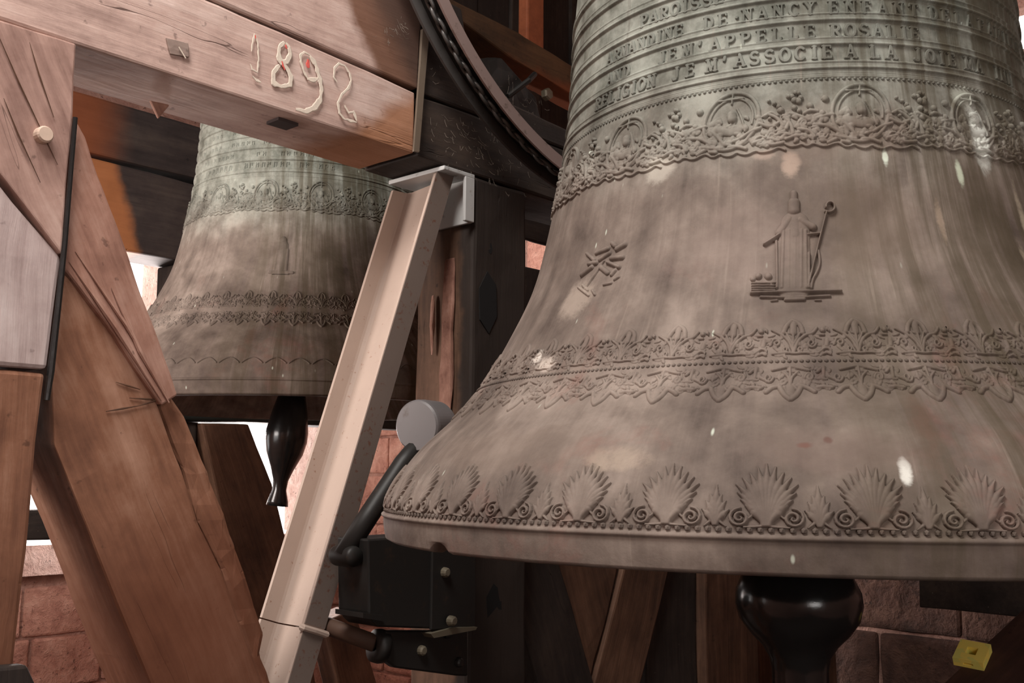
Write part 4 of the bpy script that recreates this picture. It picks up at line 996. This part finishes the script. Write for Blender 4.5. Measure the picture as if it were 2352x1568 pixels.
for row, h0 in enumerate((.8245, .786, .748, .7135)):
    for k in range(26):
        if noise.noise(Vector((k * .37, row * 2.1, 4))) < -.12: continue
        st = [([(-.004, .002), (-.004, .017)], .0036, .003), ([(-.004, .016 if (k + row) % 2 else .009), (.004, .016), (.004, .003 + .006 * ((k + row) % 3 == 0))], .0030, .003)]
        key = (row, (k + row) % 6)
        if key not in _lett:
            _lett[key] = relief_mesh('worn_letter', st, -1.2, 1.2, h0 - .002, h0 + .022, 16, 20, False, 0); _lett[key].materials.append(m_rel)
        put_ring(fb, _lett[key], 'worn_letter', [-52 + k * 3.0 + (k % 3) * .15], m_far2)
me = relief_mesh('figure_relief', [([(-.004, .115), (-.004, .12)], .026, .006), ([(-.004, .10), (-.004, .02)], .040, .006), ([(-.016, .085), (-.018, .015)], .016, .005), ([(.012, .085), (.012, .015)], .014, .005), ([(-.035, .008), (.035, .008)], .010, .006), ([(-.022, .0), (.022, .0)], .008, .004)], -5, 5, .362, .505, 60, 90, False, 0)
me.materials.append(m_rel); put_ring(fb, me, 'figure_relief', [3.0], m_far2)
fc = empty('clapper', Vector((-.715, 3.26, 1.50)), 'dark clapper hanging under the smaller far bell', 'clapper')
bm = bmesh.new(); lathe_bm(bm, [(0, .42), (.03, .40), (.055, .30), (.066, .235), (.066, .205), (.058, .165), (.036, .115), (.024, .08), (.022, .05), (.032, .015), (.034, .0), (0, 0)], (-.735, 3.26, 1.50), (Vector((.10, 0, 1))), 24); put('ball', bm, m_black, fc, True)
bm = bmesh.new(); tube_bm(bm, [(-.695, 3.27, 1.90), (-.683, 3.30, 2.80)], .022, 10); put('shaft', bm, m_black, fc)
o = block('headstock', 1.12, 1.32, -1.30, -.66, 2.925, 3.15, m_midD, None, .2, .004); tag(o, 'timber headstock above the smaller far bell', 'beam')

# ------------------------------------------------------------------ chain wheel of the near bell
def circ3(a, b, c):
    ax_, ay_, bx_, by_, cx_, cy_ = *a, *b, *c
    d_ = 2 * (ax_ * (by_ - cy_) + bx_ * (cy_ - ay_) + cx_ * (ay_ - by_))
    ux = ((ax_**2 + ay_**2) * (by_ - cy_) + (bx_**2 + by_**2) * (cy_ - ay_) + (cx_**2 + cy_**2) * (ay_ - by_)) / d_
    uy = ((ax_**2 + ay_**2) * (cx_ - bx_) + (bx_**2 + by_**2) * (ax_ - cx_) + (cx_**2 + cy_**2) * (bx_ - ax_)) / d_
    return ux, uy, math.hypot(ax_ - ux, ay_ - uy)
CU, CZ_, CR = circ3((.748, 2.680), (.975, 2.478), (1.235, 2.372))
wh = empty('chain_sheave', W(CU, .1, CZ_ - CR), 'curved iron sheave rim with a chain in its groove beside the near bell', 'sheave')
def ring_bm(sec, seg=150):
    bm = bmesh.new(); rows = []
    for k in range(seg):
        a = 2 * PI * k / seg
        rows.append([bm.verts.new(W(CU + (CR + q) * math.cos(a), ofs, CZ_ + (CR + q) * math.sin(a))) for q, ofs in sec])
    n = len(sec)
    for k in range(seg):
        A_, B_ = rows[k], rows[(k + 1) % seg]
        for i in range(n): bm.faces.new((A_[i], A_[(i + 1) % n], B_[(i + 1) % n], B_[i]))
    bmesh.ops.recalc_face_normals(bm, faces=bm.faces)
    return bm
put('near_flange', ring_bm([(0.0, .142), (0.0, .136), (-.033, .134), (-.033, .142)]), m_wheel, wh)
put('far_flange', ring_bm([(0.002, .068), (0.002, .061), (-.045, .061), (-.045, .069)]), m_rim, wh)
put('groove', ring_bm([(-.026, .140), (-.026, .066), (-.033, .066), (-.033, .140)]), m_iron, wh)
cn = empty('chain', W(CU, .1, CZ_ - CR), 'black link chain lying in the groove of the bell wheel', 'chain')
nl = 0
a = math.radians(188)
lk = .0275 / CR
while a < math.radians(276):
    cr_ = CR - .014
    c = Vector((CU + cr_ * math.cos(a), CZ_ + cr_ * math.sin(a)))
    tv = D * (-math.sin(a)) + Z * math.cos(a); rv = D * math.cos(a) + Z * math.sin(a)
    w_ = N if nl % 2 == 0 else rv
    w_ = (w_ * .9 + (rv if nl % 2 == 0 else N) * .43).normalized()
    bm = bmesh.new(); pts = []
    for k in range(15):
        t = 2 * PI * k / 14
        pts.append(W(c.x, .101, c.y) + tv * (.0200 * math.cos(t)) + w_ * (.0130 * math.sin(t)))
    tube_bm(bm, pts, .0050, 6, False)
    put('link', bm, m_chain, cn, True); nl += 1; a += lk * 1.05

# ------------------------------------------------------------------ striking hammer and its housing
hm = empty('striking_hammer', W(.66, .10, 1.40), 'round-faced steel hammer on a dark arm beside the near bell', 'hammer')
bm = bmesh.new(); hax = Vector((.50, .86, .06)).normalized()
lathe_bm(bm, [(0, .0), (.0525, .0), (.0565, .004), (.058, .010), (.058, .03), (.055, .075), (.047, .092), (0, .094)], W(.748, .10, 1.706), hax, 56); put('head', bm, m_steel, hm)
bm = bmesh.new(); tube_bm(bm, [W(.775, .085, 1.672), W(.735, .075, 1.625), W(.66, .06, 1.52), W(.595, .05, 1.43)], [.020, .021, .022, .021], 12); put('arm', bm, m_iron, hm, True)
bm = bmesh.new(); lathe_bm(bm, [(0, -.034), (.019, -.034), (.022, -.025), (.022, .025), (.019, .034), (0, .034)], W(.604, .05, 1.432), N, 20); put('pivot', bm, m_iron, hm, True)
hs = empty('hammer_motor', W(.78, .03, 1.25), 'dark box housing of the striking motor bolted beside the post', 'motor')
bm = prism_bm([(.620, 1.468), (.800, 1.470), (.938, 1.470), (.940, 1.262), (.800, 1.270), (.655, 1.288), (.640, 1.300), (.628, 1.318)], .10, -.0); rough_up(bm, (), 0, 0, bevel=.004); put('housing', bm, m_iron, hs)
bm = prism_bm([(.800, 1.468), (.936, 1.466), (.938, 1.262), (.800, 1.268)], .106, .098); rough_up(bm, (), 0, 0, bevel=.002); cov = put('cover_plate', bm, m_iron, hs)
bm = prism_bm([(.605, 1.322), (.660, 1.312), (.660, 1.300), (.605, 1.312)], .11, .02); put('lug', bm, m_iron, hs)
bm = prism_bm([(.690, 1.275), (.935, 1.250), (.938, 1.150), (.900, 1.156), (.720, 1.196), (.690, 1.215), (.680, 1.245)], .085, .060); rough_up(bm, (), 0, 0, bevel=.004); mtp = put('mounting_plate', bm, m_iron, hs)
bm = prism_bm([(.790, 1.262), (.86, 1.268), (.935, 1.262), (.93, 1.256), (.80, 1.252)], .115, .085); put('ledge', bm, m_bolt, hs)
for u, o_, z in ((.836, .106, 1.388), (.848, .118, 1.284), (.790, .085, 1.224), (.866, .085, 1.252), (.905, .085, 1.185)):
    bm = bmesh.new(); lathe_bm(bm, [(0, .012), (.007, .012), (.0105, .009), (.0115, 0), (.0115, -.004), (0, -.004)], W(u, o_, z), N, 12); put('bolt', bm, m_bolt if u < .86 else m_iron, cov if z > 1.27 else mtp)
bm = bmesh.new(); tube_bm(bm, [W(.618, -.06, 1.286), W(.688, .055, 1.246)], .0185, 18); put('pipe', bm, m_rust, hs, True)
bm = bmesh.new(); lathe_bm(bm, [(.012, -.012), (.034, -.012), (.036, 0), (.034, .012), (.012, .012)], W(.690, .063, 1.242), (D * .96 + N * .2 - Z * .2), 20); put('collar', bm, m_iron, hs, True)

# ------------------------------------------------------------------ timbers farther along and behind
def T(name, pts, o0, o1, mat, label, cat='beam', step=.09, group=None):
    group = {'frame_brace': 'braces of the front truss', 'frame_post': 'posts of the front truss', 'rear_beam': 'timbers of the rear truss', 'rear_rail': 'timbers of the rear truss', 'rear_post': 'timbers of the rear truss', 'rear_brace': 'timbers of the rear truss'}.get(name, group)
    return tag(timber(name, pts, o0, o1, mat, None, step, .004, .008), label, cat, group)
# front truss continuing under the near bell
T('frame_brace', [(1.255, 1.52), (1.40, 1.52), (1.426, 1.37), (1.593, 1.026), (1.94, .22), (1.74, .22), (1.36, 1.02), (1.250, 1.262)], -.05, -.19, wood('dark_brace_wood', along(.4, -.9), *C_DARK), 'nearly black brace sloping down right of the motor post, under the near bell', 'brace')
T('frame_brace', [(1.415, 1.55), (1.72, 1.55), (1.730, 1.34), (1.66, 1.16), (1.62, 1.08), (1.60, 1.02), (1.445, 1.32)], -.07, -.19, wood('v_brace_wood', along(.35, -.9), *C_MID), 'brown left arm of the V of braces under the near bell', 'brace')
T('frame_brace', [(1.77, 1.55), (2.06, 1.55), (1.986, 1.305), (1.827, .994), (1.55, .22), (1.36, .22), (1.585, .99), (1.745, 1.34)], -.06, -.19, wood('v_brace_wood_right', along(-.35, -.9), *C_MID), 'brown right arm of the V of braces under the near bell', 'brace')
T('frame_post', [(1.90, .22), (2.19, .22), (2.19, 1.55), (2.02, 1.55), (1.90, 1.1)], -.09, -.19, m_darkZ, 'dark post between the V of braces and the clapper', 'post')
T('frame_post', [(2.192, .22), (2.56, .22), (2.52, 1.55), (2.195, 1.55)], -.06, -.20, m_midZ, 'reddish-brown post just left of the clapper ball', 'post')
T('frame_block', [(2.51, 1.055), (2.66, 1.055), (2.66, 1.34), (2.50, 1.34)], -.02, -.12, m_darkZ, 'dark block on the brown post behind the clapper ball', 'block')
T('frame_post', [(2.56, .22), (3.33, .22), (3.33, 1.06), (2.56, 1.06)], -.14, -.20, m_midZ, 'low brown boarding behind the clapper stem', 'board')
# rear truss, beyond the far bell
T('rear_beam', [(-.4, 2.80), (3.3, 2.80), (3.3, 3.02), (-.4, 3.02)], -1.95, -2.15, wood('rear_beam_wood', D, sr(30, 24, 24), sr(52, 44, 42), sr(74, 64, 58), tints=[(tuple(-D), Vector(W(1.02, 0, 0)).dot(-D), .10, sr(120, 66, 38), .9)]), 'dark rear beam with an orange-brown left end, left of the far bell')
T('rear_beam', [(-.4, 2.455), (3.3, 2.44), (3.3, 2.765), (-.4, 2.79)], -1.95, -2.15, wood('rear_beam_wood_low', D, sr(30, 24, 24), sr(54, 45, 43), sr(76, 66, 60), tints=[(tuple(-D - Z * .35), Vector(W(1.10, 0, 2.6)).dot(-D - Z * .35), .03, sr(156, 98, 60), .95)]), 'lower dark rear beam with a pale orange left end')  # left end tinted orange beyond a slanting line
T('rear_post', [(1.335, .22), (1.46, .22), (1.46, 2.44), (1.335, 2.44)], -1.97, -2.13, m_darkZ, 'dark rear post beside the bright opening, left of the far bell', 'post')
T('rear_rail', [(.2, 1.795), (2.9, 1.812), (2.9, 2.0), (.2, 1.99)], -1.80, -1.94, wood('green_black_wood', D, sr(16, 18, 16), sr(30, 34, 30), sr(46, 48, 42)), 'greenish black rail seen under the lip of the far bell', 'beam')
T('rear_brace', [(1.375, 1.79), (1.590, 1.80), (1.71, 1.56), (1.90, 1.004), (2.10, .22), (1.80, .22), (1.60, 1.03)], -1.80, -1.92, wood('rear_brace_wood', along(.4, -.9), *C_MID), 'brown rear brace under the far bell, left of its clapper', 'brace')
T('rear_post', [(1.30, .22), (1.372, .22), (1.372, 1.79), (1.30, 1.79)], -1.83, -1.92, m_darkZ, 'narrow dark rear post under the far bell rail', 'post')
T('rear_rail', [(.2, 1.355), (1.22, 1.36), (1.22, 1.462), (.2, 1.462)], -1.97, -2.10, m_darkD, 'dark low rail before the window sill at far left', 'beam')
T('rear_brace', [(2.00, .98), (2.16, 1.02), (2.40, .45), (2.48, .22), (2.25, .22)], -1.80, -1.92, wood('rear_brace_wood_low', along(.3, -.9), *C_MID), 'short brown rear brace low behind the steel channel', 'brace')
# right of the plated post
T('side_beam', [(1.45, 2.445), (2.7, 2.440), (2.7, 2.655), (1.45, 2.645)], -.62, -.645, m_darkD, 'dark beam ending behind the near bell shoulder, above a bright gap')
T('side_brace', [(1.86, 2.352), (2.15, 2.352), (2.10, 1.60), (1.84, 1.60)], -.64, -.78, m_darkZ, 'dark upright board below the bright gap left of the near bell', 'board')
T('roof_beam', [(1.60, 3.495), (1.79, 3.405), (2.19, 3.40), (2.591, 3.364), (2.95, 3.33), (2.95, 3.20), (2.592, 3.232), (2.17, 3.275), (1.86, 3.335), (1.60, 3.44)], -.90, -1.03, wood('roof_beam_wood', D, sr(40, 30, 22), sr(78, 56, 38), sr(108, 78, 52), tints=[(tuple(-Z), Vector(W(0, 0, 3.27)).dot(-Z), .03, sr(130, 70, 40), .8)]), 'sloping beam with orange underside between the wheel and the near bell')  # orange of the lit underside put into the lower face colour
T('roof_beam', [(1.75, 3.27), (2.08, 3.235), (2.75, 3.09), (2.75, 2.70), (2.26, 2.86), (1.75, 2.98)], -1.06, -1.10, m_darkD, 'dark lower board beneath the orange sloping beam, beside the near bell', 'board')
bm = box_bm(W(2.545, -1.14, 3.80), (D, N, Z), (.058, .030, .47)); rough_up(bm, (Z,), .2, .003, bevel=.01); o = put('roof_strut', bm, m_copper); tag(o, 'upright orange-brown pole above the sloping beam at the top', 'pole')
bp = empty('board_partition', W(2.4, -1.5, 2.7), 'dark board partition behind the sloping beam at the top', 'partition')
for k in range(9):
    u0 = 1.35 + k * .235
    block('board', u0, u0 + .225, -1.45 - .012 * (k % 2), -1.49, 2.98, 4.28, m_darkZ, bp, .3, .003)
bm = bmesh.new(); lathe_bm(bm, [(0, .03), (.022, .028), (.026, .02), (.026, 0), (0, 0)], W(2.36, -.90, 3.18), N, 6); o = put('bolt', bm, m_bolt); tag(o, 'grey bolt head on the sloping beam above the cobwebs', 'bolt')
cp = empty('iron_clamp', W(1.45, -.30, 2.74), 'broken dark iron clamp between wheel and sloping beam', 'clamp')
bm = prism_bm([(1.30, 2.82), (1.40, 2.86), (1.56, 2.78), (1.60, 2.70), (1.52, 2.66), (1.42, 2.70)], -.26, -.33); rough_up(bm, (D, Z), .04, .010); put('plate', bm, m_iron, cp)
bm = bmesh.new(); tube_bm(bm, [W(1.42, -.25, 2.74), W(1.48, -.22, 2.80), W(1.53, -.24, 2.84)], .009, 8); put('rod', bm, m_iron, cp)

# masonry ledge and beam on the far right, below the lip
o = block('ledge_beam', 2.55, 2.75, .50, 1.05, 1.20, 1.42, m_darkD, None, .08, .004); tag(o, 'dark beam end hanging below the near bell lip at far right', 'beam')
# rising brace at the lower right that carries the yellow block
c0 = Vector((.96607, 2.20, 1.24685))
RM = Matrix(((.748145, .589984, -.30364), (-.65931, .609421, -.44036), (-.074761, .529646, .844917)))
nb = RM.col[2].normalized(); hb = .0204
foot = [Vector(p) for p in ((.62, 2.045, 1.017), (1.188, 2.319, 1.364), (1.30, 2.13, 1.305), (.76, 1.88, .983))]
base = c0 - nb * hb
foot = [p - nb * (p - base).dot(nb) for p in foot]
bm = bmesh.new(); tv = [bm.verts.new(p) for p in foot]; bv = [bm.verts.new(p - nb * .13) for p in foot]
bm.faces.new(tv); bm.faces.new(bv[::-1])
for i in range(4): bm.faces.new((tv[(i + 1) % 4], tv[i], bv[i], bv[(i + 1) % 4]))
bmesh.ops.recalc_face_normals(bm, faces=bm.faces)
ra = (foot[1] - foot[0]).normalized(); rough_up(bm, (ra, nb.cross(ra)), .08, .0, bevel=.004)
rbrace = put('rising_brace', bm, wood('rising_brace_wood', ra, sr(34, 22, 18), sr(62, 40, 32), sr(86, 58, 46))); tag(rbrace, 'dark reddish brace rising at the lower right corner under the yellow block', 'brace')
# the block itself: a square tablet pierced through the middle, slot in its front
t = NT('yellow_paint'); p = t.pos()
vt = t.n('ShaderNodeTexVoronoi', distance='CHEBYCHEV'); vt.inputs['Scale'].default_value = 42.0; t.l(p, vt.inputs['Vector'])
vc = t.n('ShaderNodeSeparateColor'); t.l(vt.outputs['Color'], vc.inputs[0])
t.l(t.mix(t.step(vc.outputs[0], .5, .52), (1.0, .80, .17), (.86, .78, .19)), t.b.inputs['Base Color']); t.b.inputs['Roughness'].default_value = .5
bm = bmesh.new(); s_ = .0302; hh = .0108
def Pk(x, y, z): return c0 + RM @ Vector((x, y, z))
def quad(*v): bm.faces.new([bm.verts.new(Pk(*q)) for q in v])
H2 = 2 * hb
for zt in (0, -hb * 1.0 + 0):
    pass
o4 = [(-s_, -s_), (s_, -s_), (s_, s_), (-s_, s_)]; i4 = [(-hh, -hh), (hh, -hh), (hh, hh), (-hh, hh)]
for k in range(4):
    a, b = o4[k], o4[(k + 1) % 4]; c, d_ = i4[(k + 1) % 4], i4[k]
    quad((*a, 0), (*b, 0), (*c, 0), (*d_, 0)); quad((*b, -hb), (*a, -hb), (*d_, -hb), (*c, -hb))
    quad((*d_, 0), (*c, 0), (*c, -hb), (*d_, -hb))
    if k:
        quad((*b, 0), (*a, 0), (*a, -hb), (*b, -hb))
sx0, sx1, sz0, sz1, dep = -.0100, .0100, -.0085, -.0140, .006
y = -s_
quad((-s_, y, 0), (-s_, y, -hb), (sx0, y, -hb), (sx0, y, 0)); quad((sx1, y, 0), (sx1, y, -hb), (s_, y, -hb), (s_, y, 0))
quad((sx0, y, 0), (sx0, y, sz0), (sx1, y, sz0), (sx1, y, 0)); quad((sx0, y, sz1), (sx0, y, -hb), (sx1, y, -hb), (sx1, y, sz1))
quad((sx0, y + dep, sz0), (sx0, y + dep, sz1), (sx1, y + dep, sz1), (sx1, y + dep, sz0))
quad((sx0, y, sz0), (sx0, y + dep, sz0), (sx1, y + dep, sz0), (sx1, y, sz0)); quad((sx0, y + dep, sz1), (sx0, y, sz1), (sx1, y, sz1), (sx1, y + dep, sz1))
quad((sx0, y, sz0), (sx0, y, sz1), (sx0, y + dep, sz1), (sx0, y + dep, sz0)); quad((sx1, y + dep, sz0), (sx1, y + dep, sz1), (sx1, y, sz1), (sx1, y, sz0))
bmesh.ops.remove_doubles(bm, verts=bm.verts, dist=1e-6)
bmesh.ops.recalc_face_normals(bm, faces=bm.faces)
tag(put('pierced_block', bm, t.m), 'small bright yellow block with a square hole, at the lower right corner', 'block')

# ------------------------------------------------------------------ cobwebs and dust threads
def webs(name, spots, label, n, spread, ln):
    bm = bmesh.new()
    for k in range(n):
        u, o_, z = random.choice(spots)
        u += random.uniform(-spread, spread); z += random.uniform(-spread, spread) * .6
        a = random.uniform(0, PI); l_ = random.uniform(.3, 1) * ln
        p0 = W(u, o_, z); p1 = W(u + math.cos(a) * l_, o_ + random.uniform(0, .01), z - abs(math.sin(a)) * l_); m = (p0 + p1) / 2 - Z * l_ * random.uniform(0, .4)
        tube_bm(bm, [p0, m, p1], random.uniform(.0002, .0005), 4)
    o = put(name, bm, m_web); tag(o, label, 'cobweb'); o['kind'] = 'stuff'; return o
webs('cobweb', [(.95, .006, 2.46), (1.0, .006, 2.40), (1.1, .006, 2.42), (1.15, .006, 2.38), (.93, .006, 2.60), (1.02, .006, 2.44)], 'dusty cobweb shreds on the blackened beam below the chain', 120, .09, .022)
webs('cobweb', [(.74, .010, 2.64), (.76, .010, 2.66), (.70, .010, 2.62)], 'dusty cobweb shreds on the brown end of the upper beam', 26, .03, .02)
webs('cobweb', [(1.45, -.24, 2.76), (1.52, -.24, 2.72)], 'dusty cobweb shreds hanging on the broken iron clamp', 40, .08, .035)
